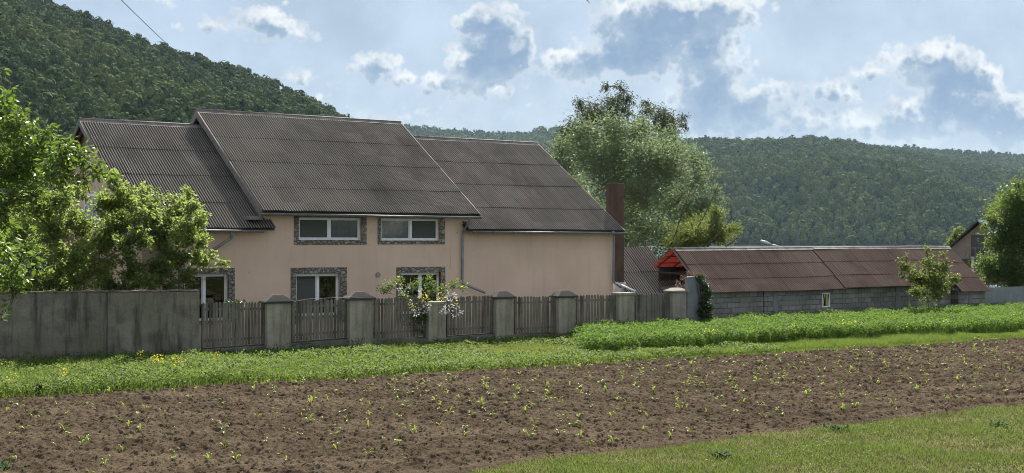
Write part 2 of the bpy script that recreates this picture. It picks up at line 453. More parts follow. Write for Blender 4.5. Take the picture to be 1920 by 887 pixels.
def m_glass():
    m = bpy.data.materials.new('window_glass'); m.use_nodes = True; N = NT(m.node_tree)
    out = N.n('ShaderNodeOutputMaterial'); g = N.n('ShaderNodeBsdfGlossy'); g.inputs['Roughness'].default_value = .02
    t = N.n('ShaderNodeBsdfTransparent'); t.inputs[0].default_value = (.72, .76, .74, 1)
    fr = N.n('ShaderNodeFresnel'); fr.inputs[0].default_value = 1.55
    tc = N.n('ShaderNodeTexCoord')
    b = N.n('ShaderNodeBump'); b.inputs['Distance'].default_value = .004; b.inputs['Strength'].default_value = .35
    N.l(N.noise(tc.outputs['Object'], 1.6, 2), b.inputs['Height']); N.l(b.outputs[0], g.inputs['Normal'])
    f = N.m('MULTIPLY_ADD', fr.outputs[0], .8, .02, clamp=True)
    mx = N.n('ShaderNodeMixShader'); N.l(f, mx.inputs[0]); N.l(t.outputs[0], mx.inputs[1]); N.l(g.outputs[0], mx.inputs[2])
    N.l(mx.outputs[0], out.inputs[0]); return m
M['glass'] = m_glass()
M['curtain_green'] = mat_simple('green_curtain', (.075, .125, .075), .9, .3, 4)
M['curtain_grey'] = mat_simple('grey_net_curtain', (.065, .07, .066), .9, .3, 4)
M['screen'] = mat_simple('insect_screen', (.07, .08, .07), .9, .15, 30)

L = {}
L['plum'] = mat_leaf('plum_leaves', [(.055, .082, .024), (.095, .132, .036), (.150, .182, .050), (.22, .205, .080)], .52, .45, (.46, .60, .13), .25)
L['walnut'] = mat_leaf('walnut_leaves', [(.040, .075, .014), (.065, .115, .018), (.10, .155, .026)], .40, .36, (.27, .40, .05), .35)
L['willow'] = mat_leaf('willow_leaves', [(.050, .076, .038), (.094, .126, .062), (.155, .185, .105)], .42, .5, (.30, .41, .17), .25)
L['birch'] = mat_leaf('birch_leaves', [(.030, .045, .022), (.048, .066, .031), (.072, .090, .045)], .32, .5, (.15, .19, .08), .25)
L['lime'] = mat_leaf('lime_green_leaves', [(.06, .09, .018), (.095, .13, .026), (.15, .185, .04)], .42, .5, spec=.2)
L['dark'] = mat_leaf('cherry_leaves', [(.032, .056, .016), (.058, .092, .024), (.092, .135, .034)], .42, .45, (.27, .38, .08), .25)
L['ivy'] = mat_leaf('ivy_leaves', [(.012, .026, .008), (.028, .052, .014), (.05, .085, .02)], .25, .35)
L['redvine'] = mat_leaf('red_creeper_leaves', [(.06, .018, .012), (.13, .04, .028), (.16, .10, .06)], .25, .5)
L['yellow'] = mat_leaf('yellow_young_leaves', [(.24, .25, .03), (.42, .40, .05), (.52, .47, .10)], .4, .5)
L['pale'] = mat_leaf('pale_lilac_leaves', [(.20, .17, .20), (.36, .33, .37), (.50, .47, .48)], .3, .5)
L['alfalfa'] = mat_leaf('alfalfa_leaves', [(.028, .060, .012), (.055, .110, .018), (.10, .170, .028)], .40, .6, (.23, .38, .05), .15)
L['strip'] = mat_leaf('meadow_leaves', [(.032, .062, .012), (.062, .108, .020), (.105, .155, .032), (.19, .185, .065)], .40, .6, (.27, .37, .07), .15)
L['lawn'] = mat_leaf('lawn_blades', [(.27, .22, .13), (.16, .15, .065), (.085, .115, .032), (.105, .155, .036), (.175, .215, .055)], .36, .6, (.23, .29, .06), .15)
L['maize'] = mat_leaf('maize_leaves', [(.07, .115, .016), (.13, .18, .022), (.20, .25, .03)], .42, .42, (.34, .42, .05))
L['flower'] = mat_leaf('yellow_flowers', [(.55, .45, .01), (.78, .66, .03)], .3, .6)
L['whitefl'] = mat_leaf('white_flowers', [(.6, .6, .55), (.75, .75, .72)], .3, .6)
L['weed'] = mat_leaf('grey_green_weed', [(.035, .06, .022), (.06, .095, .035), (.09, .13, .05)], .3, .7, spec=.1)
L['forest'] = mat_leaf('forest_leaves', [(.015, .032, .012), (.032, .060, .017), (.058, .088, .023), (.095, .118, .034)], .08, .85, spec=.03)

def m_soil():
    m, N, p, co, _ = bsdf('tilled_soil', 1.0, .0)
    c = N.ramp(N.noise(co, 2.2, 6, .7), [(.25, (.046, .034, .023)), (.5, (.088, .067, .046)), (.78, (.142, .111, .079))])
    dry = N.sstep(N.noise(vscale(N, co, (.5, 1.2, 1)), .55, 4, .6), .45, .68, 0, .5)
    c = N.mix(dry, c, (.165, .128, .088))
    c = N.mix(N.sstep(N.noise(co, 26, 4, .7), .52, .72, 0, .4), c, (.020, .015, .010))
    N.l(c, p.inputs['Base Color']); bump(N, p, N.noise(co, 24, 7, .75), .05, 1.0)
    return m
M['soil'] = m_soil()
def m_ground():
    m, N, p, co, _ = bsdf('earth_and_grass', 1.0, .0)
    c = N.ramp(N.noise(co, 1.3, 6, .7), [(.3, (.030, .040, .014)), (.55, (.050, .055, .020)), (.75, (.085, .070, .038))])
    c = N.mix(N.sstep(N.noise(co, 12, 5, .7), .5, .72, 0, .5), c, (.04, .045, .018))
    N.l(c, p.inputs['Base Color']); bump(N, p, N.noise(co, 20, 5, .7), .03, .8)
    return m
M['ground'] = m_ground()
M['hillsoil'] = mat_simple('forest_floor', (.018, .028, .013), .95, .4, .01, spec=0, bmp=0)
def m_water():
    m, N, p, co, _ = bsdf('lake_water', .12, .5)
    p.inputs['Base Color'].default_value = (.10, .14, .17, 1)
    bump(N, p, N.noise(vscale(N, co, (.3, 1, 1)), 1.2, 4), .05, .4)
    return m
M['water'] = m_water()

# ------------------------------------------------------------------ terrain
FRONT_D = lambda t: -20.8 + .07 * np.sin(t * 1.1) + .06 * np.sin(t * 2.7 + 1)
def BACK_D(t): return np.interp(t, [-20, -12, 20, 45], [-7.0, -7.1, -9.2, -9.8]) + .12 * np.sin(t * .9) + .07 * np.sin(t * 3.1)

def build_ground():
    xs = np.concatenate([[-5000, -2000, -800, -300, -120], np.linspace(-70, 70, 60), [120, 300, 800, 2000, 5000]])
    ys = np.concatenate([[-60, -10], np.linspace(0, 100, 50), np.linspace(104, 130, 10), [200, 400, 700, 1000, 1250, 1290, 1310, 1340, 1500, 2000, 3000, 6000]])
    X, Y = np.meshgrid(xs, ys, indexing='ij')
    t, d = to_lot(X, Y)
    Zg = -.03 * vnoise(X * .8, Y * .8, 3) - .02
    Zg = np.where(Y > 100, -np.clip((Y - 100) / 25, 0, 1) * 3.2 - .02, Zg)
    Zg = np.where(Y > 1285, np.interp(Y, [1285, 1300, 1320, 6000], [-3.2, -1.1, -1.0, -2.5]), Zg)
    V = np.stack([X, Y, Zg], -1).reshape(-1, 3); ny = len(ys)
    i = np.arange(len(xs) - 1)[:, None] * ny + np.arange(ny - 1)[None]
    Fq = np.stack([i, i + ny, i + ny + 1, i + 1], -1).reshape(-1, 4)
    tag(mesh_np('ground', V, Fq, M['ground'], smooth=True), kind='structure')
    mb = MB(); mb.add([(-5000, 104, -1.2), (5000, 104, -1.2), (5000, 1305, -1.2), (-5000, 1305, -1.2)], [(0, 1, 2, 3)])
    tag(mb.build('lake', M['water']), kind='structure')
build_ground()

def build_field():
    t = np.arange(-17.5, 36, .032); nd = 420
    s = np.linspace(0, 1, nd)
    Tt, S = np.meshgrid(t, s, indexing='ij')
    d0 = FRONT_D(Tt); d1 = BACK_D(Tt); D = d0 + (d1 - d0) * S
    X, Y = lot_np(Tt, D)
    h = .022 * (vnoise(X * 1.1, Y * 1.1, 5) - .3)
    h += .045 * np.abs(vnoise(X * 4, Y * 4, 6) - .5) * 2
    h += .030 * np.clip(vnoise(X * 8, Y * 8, 7) - .45, 0, 1) * 2
    h += .048 * np.clip(vnoise(X * 14, Y * 14, 8) - .3, 0, 1) * 1.4
    h += .026 * vnoise(X * 27, Y * 27, 18)
    h += .026 * np.sin((D + .08 * np.sin(Tt * .7)) * 2 * math.pi / .68) * vnoise(X * .5, Y * .5, 9)
    edge = np.clip(np.minimum(S, 1 - S) * 26, 0, 1)
    Zf = -.06 + .068 * np.clip(edge * 3, 0, 1) + h * edge * 1.0
    V = np.stack([X, Y, Zf], -1).reshape(-1, 3)
    i = np.arange(len(t) - 1)[:, None] * nd + np.arange(nd - 1)[None]
    Fq = np.stack([i, i + nd, i + nd + 1, i + 1], -1).reshape(-1, 4)
    tag(mesh_np('field', V, Fq, M['soil'], smooth=False), 'bare brown tilled field with young maize coming up', kind='structure')
    # clods lying on top
    n = 60000
    tt = rng.uniform(-18, 34, n); ss = rng.random(n); a, b = FRONT_D(tt), BACK_D(tt); dd = a + .1 + (b - a - .2) * ss
    x, y = lot_np(tt, dd); r = .007 + .026 * rng.random(n) ** 3.0
    oct_ = np.array([(1, 0, 0), (-1, 0, 0), (0, 1, 0), (0, -1, 0), (0, 0, 1), (0, 0, -1)], float)
    ft = np.array([(0, 2, 4), (2, 1, 4), (1, 3, 4), (3, 0, 4), (2, 0, 5), (1, 2, 5), (3, 1, 5), (0, 3, 5)])
    P = oct_[None] * (r[:, None, None] * (.6 + .8 * rng.random((n, 6, 1)))) + rng.normal(0, 1, (n, 6, 3)) * r[:, None, None] * .18
    P[..., 2] *= .8
    P += np.stack([x, y, np.full(n, .045) + r * .5], -1)[:, None]
    Fc = (ft[None] + (np.arange(n) * 6)[:, None, None]).reshape(-1, 3)
    tag(mesh_np('soil_clods', P, Fc, M['soil']), 'crumbly brown soil clods strewn over the tilled field', 'soil', kind='stuff')
build_field()

# ------------------------------------------------------------------ hills with forest
def hill(name, prof, Yfoot, Yridge, zfoot, back, px0, px1, treeh, amp, sc_, seed, npx=150, ny=60):
    pxs = np.linspace(px0, px1, npx); Ys = np.concatenate([np.linspace(Yfoot, Yridge, ny), np.linspace(Yridge, Yridge + back, 12)[1:]])
    def hz(px, Y):
        zr = CH + (HY - np.interp(px, prof[0], prof[1])) / F * Yridge - treeh
        s = np.clip((Y - Yfoot) / (Yridge - Yfoot), 0, 1)
        X = (px - CX) / F * Y
        z = zfoot + (zr - zfoot) * (s ** .92)
        env = np.sin(np.pi * np.clip(s, 0, 1) ** .8) ** 1.4
        nz = vnoise((X + Y * .5) * sc_, (Y - X * .35) * sc_ * .45, seed) - .5
        nz += .5 * (vnoise(X * sc_ * 2.3, Y * sc_ * 1.6, seed + 1) - .5)
        z = z + amp * env * nz
        z = np.where(Y > Yridge, z - (Y - Yridge) * .22, z)
        return z
    PX, YY = np.meshgrid(pxs, Ys, indexing='ij')
    V = np.stack([(PX - CX) / F * YY, YY, hz(PX, YY)], -1).reshape(-1, 3); k = len(Ys)
    i = np.arange(npx - 1)[:, None] * k + np.arange(k - 1)[None]
    Fq = np.stack([i, i + k, i + k + 1, i + 1], -1).reshape(-1, 4)
    tag(mesh_np(name, V, Fq, M['hillsoil'], smooth=True), kind='structure')
    return hz

def crown_proto(nq, qs, seed, lobes=7):
    g = np.random.default_rng(seed)
    c = g.normal(0, 1, (lobes, 3)); c = unit(c) * np.array([.55, .55, .42]) * g.uniform(.5, 1.05, (lobes, 1)); c[:, 2] += .15
    rad = g.uniform(.34, .56, lobes)
    li = g.integers(0, lobes, nq); n_ = unit(g.normal(0, 1, (nq, 3)) + np.array([0, 0, .35]))
    P = c[li] + n_ * rad[li][:, None]
    nn = unit(n_ + g.normal(0, .13, (nq, 3)))
    a = unit(np.cross(nn, g.normal(0, 1, (nq, 3)))); b = np.cross(nn, a)
    s = qs * g.uniform(.6, 1.3, (nq, 1))
    Q = np.stack([P - a * s, P - b * s * .8, P + a * s, P + b * s * .8], 1)   # nq,4,3
    return Q, g.random(nq) * .22 + .14

def forest(name, label, hz, px0, px1, Y0, Y1, sp, rad, nq, qs, hgt, seed, cull=None, ntypes=5):
    g = np.random.default_rng(seed)
    X0, X1 = min((px0 - CX) / F * Y0, (px0 - CX) / F * Y1), max((px1 - CX) / F * Y0, (px1 - CX) / F * Y1)
    gx, gy = np.meshgrid(np.arange(X0, X1, sp), np.arange(Y0, Y1, sp), indexing='ij')
    x = (gx + g.uniform(-.45, .45, gx.shape) * sp).ravel(); y = (gy + g.uniform(-.45, .45, gy.shape) * sp).ravel()
    px = CX + F * x / y
    k = (px > px0) & (px < px1); x, y, px = x[k], y[k], px[k]
    z = hz(px, y)
    py = HY - (z - CH) / y * F
    if cull is not None:
        k = cull(px, py); x, y, z = x[k], y[k], z[k]
    n = len(x); protos = [crown_proto(nq, qs, seed * 10 + i) for i in range(ntypes)]
    ty = g.integers(0, ntypes, n)
    Vs, As = [], []
    patch = vnoise(x / 60 + 50, y / 90 + 50, seed + 5)
    for i in range(ntypes):
        j = np.where(ty == i)[0]
        if not len(j): continue
        Q, qa = protos[i]
        r = rad * (.62 + .75 * g.random(len(j)) ** 1.3); th = g.uniform(0, 6.28, len(j)); c, s = np.cos(th), np.sin(th)
        Qx = Q[None, :, :, 0] * c[:, None, None] - Q[None, :, :, 1] * s[:, None, None]
        Qy = Q[None, :, :, 0] * s[:, None, None] + Q[None, :, :, 1] * c[:, None, None]
        Qz = np.broadcast_to(Q[None, :, :, 2], Qx.shape) * (1.0 + .35 * g.random(len(j)))[:, None, None]
        V = np.stack([Qx * r[:, None, None] + x[j][:, None, None], Qy * r[:, None, None] + y[j][:, None, None],
                      Qz * r[:, None, None] + (z[j] + hgt * (.75 + .5 * g.random(len(j))))[:, None, None]], -1)
        Vs.append(V.reshape(-1, 3))
        tv = np.clip(.75 * g.random(len(j)) + 1.0 * (patch[j] - .35), 0, 1)
        As.append(np.repeat(np.clip(tv[:, None] * .85 + qa[None] * .5, 0, 1).reshape(-1), 4))
    V = np.concatenate(Vs); a = np.concatenate(As)
    Fq = np.arange(len(V), dtype=np.int32).reshape(-1, 4)
    tag(mesh_np(name, V, Fq, L['forest'], attrs={'v': a}), label, 'forest', kind='stuff')
    print(name, n, 'trees', len(Fq), 'faces')

hl = hill('near_hill', ([-300, 0, 62, 150, 240, 310, 345, 400, 460, 500, 560, 600, 650, 700, 760, 900, 1000],
                        [-100, -22, 0, 25, 62, 92, 103, 120, 137, 150, 175, 196, 225, 258, 300, 400, 452]),
          360, 850, -3, 150, -1100, 1000, 7, 16, 1 / 90, 21)
forest('hillside_forest', 'dense dark green deciduous forest covering the steep near hill at left', hl, -460, 980, 380, 850, 7.6, 5.3, 220, .15, 4.5, 31,
       cull=lambda px, py: py < 425)
hr = hill('far_shore_hill', ([900, 1000, 1150, 1320, 1400, 1460, 1520, 1570, 1640, 1750, 1850, 1920, 2100],
                             [330, 300, 275, 263, 267, 265, 259, 264, 278, 296, 312, 326, 350]),
          1300, 2050, -1, 300, 900, 2150, 8, 85, 1 / 300, 41)
forest('far_shore_forest', 'green forest covering the hill across the lake at right', hr, 980, 2060, 1302, 2080, 10, 7.0, 110, .22, 5, 43)
hb = hill('distant_hill', ([500, 650, 760, 830, 930, 985, 1015, 1060, 1150, 1300, 1600, 1640, 1750, 1850, 1920, 2150],
                           [262, 250, 237, 244, 251, 249, 242, 239, 248, 268, 276, 273, 281, 287, 292, 300]),
          2000, 2800, 5, 300, 450, 2200, 9, 20, 1 / 300, 51)
forest('distant_forest', 'hazy forest on the low distant ridge behind the roofs', hb, 600, 2100, 2380, 2830, 11, 7.5, 42, .3, 6, 53)

# ------------------------------------------------------------------ haze
hzb = MB(); hzb.box((-5100, -80, -5.5), (5100, 6100, 300))
hm = bpy.data.materials.new('haze'); hm.use_nodes = True; HN = NT(hm.node_tree)
ho = HN.n('ShaderNodeOutputMaterial'); pv = HN.n('ShaderNodeVolumePrincipled')
pv.inputs['Color'].default_value = (.58, .80, 1, 1); pv.inputs['Density'].default_value = .00003; pv.inputs['Anisotropy'].default_value = .35
HN.l(pv.outputs[0], ho.inputs['Volume'])
tag(hzb.build('haze', hm), kind='stuff')

# ------------------------------------------------------------------ corrugated roofing
def corr(mb, t0, t1, e, r, rows, pitch=.095, amp=.023, seed=0, sheet=.76, lift=.028):
    """corrugated sheets between eave line e=(d,z) and ridge line r=(d,z), running t0..t1, rows from the eave up"""
    g = random.Random(seed); per = 8
    n = int((t1 - t0) / pitch * per)
    ln = math.hypot(r[0] - e[0], r[1] - e[1]); nd, nz = -(r[1] - e[1]) / ln, (r[0] - e[0]) / ln
    for k in range(rows):
        s0 = k / rows - (.03 if k else 0); s1 = (k + 1) / rows
        vs = []
        offs = {}
        for i in range(n + 1):
            t = t0 + (t1 - t0) * i / n
            ci = int((t - t0 + (.3 if k % 2 else 0)) / sheet)
            if ci not in offs: offs[ci] = (g.uniform(-.004, .006), g.uniform(-.012, .012))
            lo, sl = offs[ci]
            w = amp * math.cos(2 * math.pi * (t - t0) / pitch)
            # overlapping joint every sheet: the last corrugation doubles up
            fr = ((t - t0 + (.3 if k % 2 else 0)) / sheet) % 1
            w += .006 if fr < .12 else 0
            for (s, up) in ((s0 + sl / ln, lift), (s1, 0.0)):
                sag = .014 * math.sin(s * 5 + t * .7) + .012 * math.sin(t * 1.9 + 2) * s
                h = w + lo + up + sag
                vs.append((t, e[0] + (r[0] - e[0]) * s + nd * h, e[1] + (r[1] - e[1]) * s + nz * h))
        fs = [(2 * i, 2 * i + 2, 2 * i + 3, 2 * i + 1) for i in range(n)]
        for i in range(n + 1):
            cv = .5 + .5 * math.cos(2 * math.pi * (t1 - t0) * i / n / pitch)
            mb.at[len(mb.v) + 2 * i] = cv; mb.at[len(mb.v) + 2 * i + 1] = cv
        mb.add(vs, fs, True)
        # sheet thickness seen at the lower edge
        vb = []
        for i in range(n + 1):
            a = vs[2 * i]; vb += [a, (a[0], a[1] + nd * -.006, a[2] + nz * -.006 - .002)]
        mb.add(vb, [(2 * i, 2 * i + 1, 2 * i + 3, 2 * i + 2) for i in range(n)])

def rect_wall(mb, t0, t1, z0, z1, d, holes, depth=.16):
    ts = sorted({t0, t1, *[h[0] for h in holes], *[h[1] for h in holes]}); zs = sorted({z0, z1, *[h[2] for h in holes], *[h[3] for h in holes]})
    for a, b in zip(ts, ts[1:]):
        for c, e in zip(zs, zs[1:]):
            m_, n_ = (a + b) / 2, (c + e) / 2
            if any(h[0] < m_ < h[1] and h[2] < n_ < h[3] for h in holes): continue
            if a < t0 - 1e-6 or b > t1 + 1e-6: continue
            mb.add([(a, d, c), (b, d, c), (b, d, e), (a, d, e)], [(0, 1, 2, 3)])
    for (a, b, c, e) in holes:
        D = d + depth
        mb.add([(a, d, c), (b, d, c), (b, d, e), (a, d, e), (a, D, c), (b, D, c), (b, D, e), (a, D, e)],
               [(0, 4, 5, 1), (1, 5, 6, 2), (2, 6, 7, 3), (3, 7, 4, 0)])

# ------------------------------------------------------------------ the house
WD = 3.2; ED = 2.75; RD = 8.9; SL = 3.93 / 6.15
house = thing('house', 'long pink plastered house with dark corrugated roofs behind the picket fence', 'house', (0, WD, 0))
wt0, wt1 = T(266, WD), T(1149, WD)
def zr(z0, d): return z0 + SL * (d - ED)
def W(px0, px1, py0, py1, d=WD):
    c = (px0 + px1) / 2
    return (T(px0, d), T(px1, d), Z(c, py1, d), Z(c, py0, d))
up1, up2 = W(560, 677, 408, 450), W(714, 823.5, 409.5, 451)
gr0, gr1, gr2 = W(345, 428, 514, 602), W(555, 637, 513, 592), W(752, 826, 511, 588)
midL, midR = .85, 9.05
wb = MB()
rect_wall(wb, wt0, midL, 0, 4.26, WD, [gr0])
rect_wall(wb, midL, midR, 0, 4.86, WD, [up1, up2, gr1, gr2])
rect_wall(wb, midR, wt1, 0, 4.26, WD, [])
BD = 2 * RD - WD
for t, zz in ((wt0, 4.02), (wt1, 4.02), (midL, 4.6), (midR, 4.6)):
    dz = -.06
    wb.add([(t, WD, 0), (t, WD, zr(zz, WD) + dz), (t, RD, zr(zz, RD) + dz), (t, BD, zr(zz, WD) + dz), (t, BD, 0)], [(0, 1, 2, 3, 4)])
wb.add([(wt0, BD, 0), (wt1, BD, 0), (wt1, BD, 4.2), (wt0, BD, 4.2)], [(0, 1, 2, 3)])
wb.add([(wt0, WD + .02, 2.35), (wt1 - .02, WD + .02, 2.35), (wt1 - .02, BD - .02, 2.35), (wt0 + .02, BD - .02, 2.35)], [(0, 1, 2, 3)])
wb.build('wall', M['plaster'], house)

def roof_part(name, t0, t1, z0, seed, label):
    mb = MB(); corr(mb, t0, t1, (ED, z0), (RD, z0 + 3.93), 4, seed=seed)
    r = mb.build(name, M['roof'], house); tag(r, label)
    b = MB(); corr(b, t0, t1, (2 * RD - ED, z0), (RD, z0 + 3.93), 4, seed=seed + 50, pitch=.19)
    b.build('back_slope', M['roof'], r)
    s = MB()
    s.slab([(t0 + .03, ED + .1, z0 - .01), (t1 - .03, ED + .1, z0 - .01), (t1 - .03, RD, z0 + 3.85), (t0 + .03, RD, z0 + 3.85)], .05)
    s.build('roof_deck', M['soffit'], r)
    c = MB()
    c.add([(t0 - .03, RD - .16, z0 + 3.85), (t1 + .03, RD - .16, z0 + 3.85), (t1 + .03, RD, z0 + 3.99), (t0 - .03, RD, z0 + 3.99),
           (t1 + .03, RD + .16, z0 + 3.85), (t0 - .03, RD + .16, z0 + 3.85)], [(0, 1, 2, 3), (3, 2, 4, 5)])
    k = (t1 - t0) / 6
    for i in range(7):
        tt = t0 + k * i; c.tube([(tt - .03, RD, z0 + 3.97), (tt + .03, RD, z0 + 3.97)], .045, 8)
    c.tube([(t0 - .03, RD - .02, z0 + 3.975), (t1 + .03, RD - .02, z0 + 3.975)], .035, 8)
    c.build('ridge_cap', M['lead'], r)
    return r
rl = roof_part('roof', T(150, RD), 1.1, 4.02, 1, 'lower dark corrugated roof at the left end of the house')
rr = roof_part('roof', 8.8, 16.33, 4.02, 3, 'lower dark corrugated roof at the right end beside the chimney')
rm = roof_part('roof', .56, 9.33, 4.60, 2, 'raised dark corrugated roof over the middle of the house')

def barge(t, z0, w, h, mat, d0=ED - .04):
    mb = MB()
    mb.prism([(d0, zr(z0, d0) + .035), (RD, zr(z0, RD) + .035), (RD, zr(z0, RD) - h), (d0, zr(z0, d0) - h)], 0, t, t + w)
    mb.prism([(2 * RD - d0, zr(z0, d0) + .035), (RD, zr(z0, RD) + .035), (RD, zr(z0, RD) - h), (2 * RD - d0, zr(z0, d0) - h)], 0, t, t + w)
    return mb.build('bargeboard', mat, house, bevel=.004)
barge(.52, 4.60, .045, .26, M['board']); barge(9.33, 4.60, .03, .16, M['board'])
barge(T(150, RD) - .05, 4.02, .045, .2, M['board']); barge(16.33, 4.02, .03, .16, M['board'])
# soffit stub jutting under the raised roof's left corner
sb = MB(); sb.box((.1, ED + .02, 4.32), (.56, ED + .5, 4.44)); sb.build('eave_box', M['board'], house, bevel=.005)
# verge soffits
vf = MB()
for (a, b, z0) in ((T(150, RD), wt0, 4.02), (.56, midL, 4.6), (midR, 9.33, 4.6), (wt1, 16.33, 4.02)):
    vf.slab([(a, ED + .1, zr(z0, ED + .1) - .09), (b, ED + .1, zr(z0, ED + .1) - .09), (b, RD, zr(z0, RD) - .09), (a, RD, zr(z0, RD) - .09)], .03)
vf.build('verge_soffit', M['soffit'], house)

def gutter(t0, t1, z, sag=0.0):
    mb = MB(); r = .068; d = ED - .05; seg = 8
    n = max(2, int((t1 - t0) / .9)); vs = []
    for i in range(n + 1):
        t = t0 + (t1 - t0) * i / n; zz = z + sag * i / n + random.uniform(-.006, .006)
        for k in range(seg + 1):
            a = math.pi * k / seg
            vs.append((t, d - r * math.cos(a), zz - r * math.sin(a)))
    fs = [(i * (seg + 1) + k, i * (seg + 1) + k + 1, (i + 1) * (seg + 1) + k + 1, (i + 1) * (seg + 1) + k) for i in range(n) for k in range(seg)]
    mb.add(vs, fs, True)
    for e in (0, n): mb.add([vs[e * (seg + 1) + k] for k in range(seg + 1)], [tuple(range(seg + 1))])
    mb.tube([(t0, d - r, z), (t1, d - r, z + sag)], .011, 6)
    g = mb.build('gutter', M['zinc'], house)
    b = MB()
    for i in range(n + 1):
        t = t0 + .05 + (t1 - t0 - .1) * i / n; zz = z + sag * i / n
        pts = [(t, d - (r + .006) * math.cos(math.pi * k / 8), zz - (r + .006) * math.sin(math.pi * k / 8)) for k in range(9)]
        b.tube(pts, .012, 5)
    b.build('bracket', M['zinc'], g)
    return g
g1 = gutter(.5, 9.36, 4.58 - .045, -.03); g2 = gutter(T(235, ED), .62, 3.975, -.02); g3 = gutter(8.95, 16.42, 3.965, -.02)
def pipe(pts, r=.048, mat='zinc', name='downspout'):
    mb = MB(); P = []
    for a, b in zip(pts, pts[1:]):
        P += [Vector(a).lerp(Vector(b), k) for k in (0.04, .5, .96)]
    mb.tube(P, r, 10); o = mb.build(name, M[mat], house)
    c = MB()
    for a, b in zip(pts, pts[1:]):
        a, b = Vector(a), Vector(b)
        if (b - a).length > .8:
            for f in (.12, .55):
                q = a.lerp(b, f); dd = (b - a).normalized() * .02; c.tube([q - dd, q + dd], r + .008, 10)
    if c.v: c.build('collar', M[mat], o)
    return o
def wp(px, py, d): return (T(px, d), d, Z(px, py, d))
pipe([wp(434, 432, 2.72), wp(434, 446, 2.8), wp(396, 471, 3.08), wp(372, 490, 3.1)])
pipe([wp(881, 408, 2.72), wp(881, 414, 2.74), wp(868, 436, 3.1), wp(867, 531, 3.12), wp(912, 550, 2.6)])
pipe([wp(1150, 434, 2.72), wp(1151, 442, 2.9), wp(1150, 528, 3.1), wp(1166, 540, 2.9)])
pipe([wp(1152, 529, 3.0), wp(1193, 547, 2.2)], .04, 'upvc', 'drain_pipe')

def window(px0, px1, py0, py1, split, trim, cl, cr, trim_all=False, brown=False, recess=.10, open_leaf=None):
    a, b, z0, z1 = W(px0, px1, py0, py1); D = WD + recess; fw = .055
    mb = MB()
    mb.box((a, D, z0), (a + fw, D + .07, z1)); mb.box((b - fw, D, z0), (b, D + .07, z1))
    mb.box((a + fw, D, z0), (b - fw, D + .07, z0 + fw)); mb.box((a + fw, D, z1 - fw), (b - fw, D + .07, z1))
    ms = a + (b - a) * split; mb.box((ms - .04, D - .012, z0 + fw), (ms + .04, D + .06, z1 - fw))
    w = mb.build('window', M['upvc'], house, bevel=.006)
    for s, (x0, x1) in enumerate(((a + fw, ms - .04), (ms + .04, b - fw))):
        s0 = .032
        sb_ = MB()
        sb_.box((x0 + .002, D + .006, z0 + fw + .002), (x0 + s0, D + .05, z1 - fw - .002)); sb_.box((x1 - s0, D + .006, z0 + fw + .002), (x1 - .002, D + .05, z1 - fw - .002))
        sb_.box((x0 + s0, D + .006, z0 + fw + .002), (x1 - s0, D + .05, z0 + fw + s0)); sb_.box((x0 + s0, D + .006, z1 - fw - s0), (x1 - s0, D + .05, z1 - fw - .002))
        sb_.build('sash', M['upvc'], w)
        p = MB(); p.box((x0 + s0, D + .025, z0 + fw + s0), (x1 - s0, D + .033, z1 - fw - s0)); p.build('pane', M['glass'], w)
        kind = (cl, cr)[s]
        if kind == 'screen':
            q = MB(); q.box((x0 + s0, D + .012, z0 + fw + s0), (x1 - s0, D + .015, z1 - fw - s0)); q.build('insect_screen', M['screen'], w)
        elif kind:
            q = MB(); n = 60; vs = []
            for i in range(n + 1):
                t = x0 - .05 + (x1 - x0 + .1) * i / n; o = .03 * math.sin(t * 62) + .012 * math.sin(t * 23)
                vs += [(t, D + .17 + o, z0), (t, D + .17 + o, z1)]
            q.add(vs, [(2 * i, 2 * i + 2, 2 * i + 3, 2 * i + 1) for i in range(n)], True); q.build('curtain', M[kind], w)
    k = MB(); k.box((a - .3, D + 1.2, z0 - .4), (b + .3, D + 1.25, z1 + .4)); k.build('unlit_room_backing', M['black'], w)  # near-black backing panel; its colour stands for the unlit room
    # stone trim
    ta, tb, tz0, tz1 = trim; s = MB(); pr = .025
    y0, y1 = WD - pr, WD + .02
    s.box((ta, y0, tz0), (a, y1, tz1)); s.box((b, y0, tz0), (tb, y1, tz1)); s.box((a, y0, z1), (b, y1, tz1))
    if trim_all: s.box((a, y0, tz0), (b, y1, z0))
    else: s.box((a - .04, WD - .09, z0 - .05), (b + .04, WD + .12, z0))
    s.build('window_trim', M['stone'], w, bevel=.006)
    if brown:
        r = MB(); r.box((b - .004, WD - .03, z0), (b + .012, WD + recess, z1)); r.build('reveal', M['brown'], w)
    return w
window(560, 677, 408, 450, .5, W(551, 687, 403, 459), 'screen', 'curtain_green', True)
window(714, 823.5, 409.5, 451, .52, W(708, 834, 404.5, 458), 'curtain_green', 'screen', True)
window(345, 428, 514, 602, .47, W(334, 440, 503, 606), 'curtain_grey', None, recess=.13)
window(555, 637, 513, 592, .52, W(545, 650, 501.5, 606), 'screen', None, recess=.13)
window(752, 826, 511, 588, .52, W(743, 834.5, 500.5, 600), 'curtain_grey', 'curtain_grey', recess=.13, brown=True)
# round alarm bell on the wall
rb = MB(); c = wp(708.5, 515, WD - .012)
rb.tube([(c[0], WD - .03, c[2]), (c[0], WD, c[2])], .105, 20, smooth=False); vt = rb.build('wall_vent', M['plaster'], house, bevel=.006)
rg = MB(); rg.tube([(c[0] + .075 * math.cos(k * .3142), WD - .035, c[2] + .075 * math.sin(k * .3142)) for k in range(21)], .012, 6, cap=False)
for k in (-.03, 0, .03): rg.box((c[0] - .055, WD - .04, c[2] + k - .006), (c[0] + .055, WD - .028, c[2] + k + .006))
rg.build('vent_grille', M['zincdark'], vt)
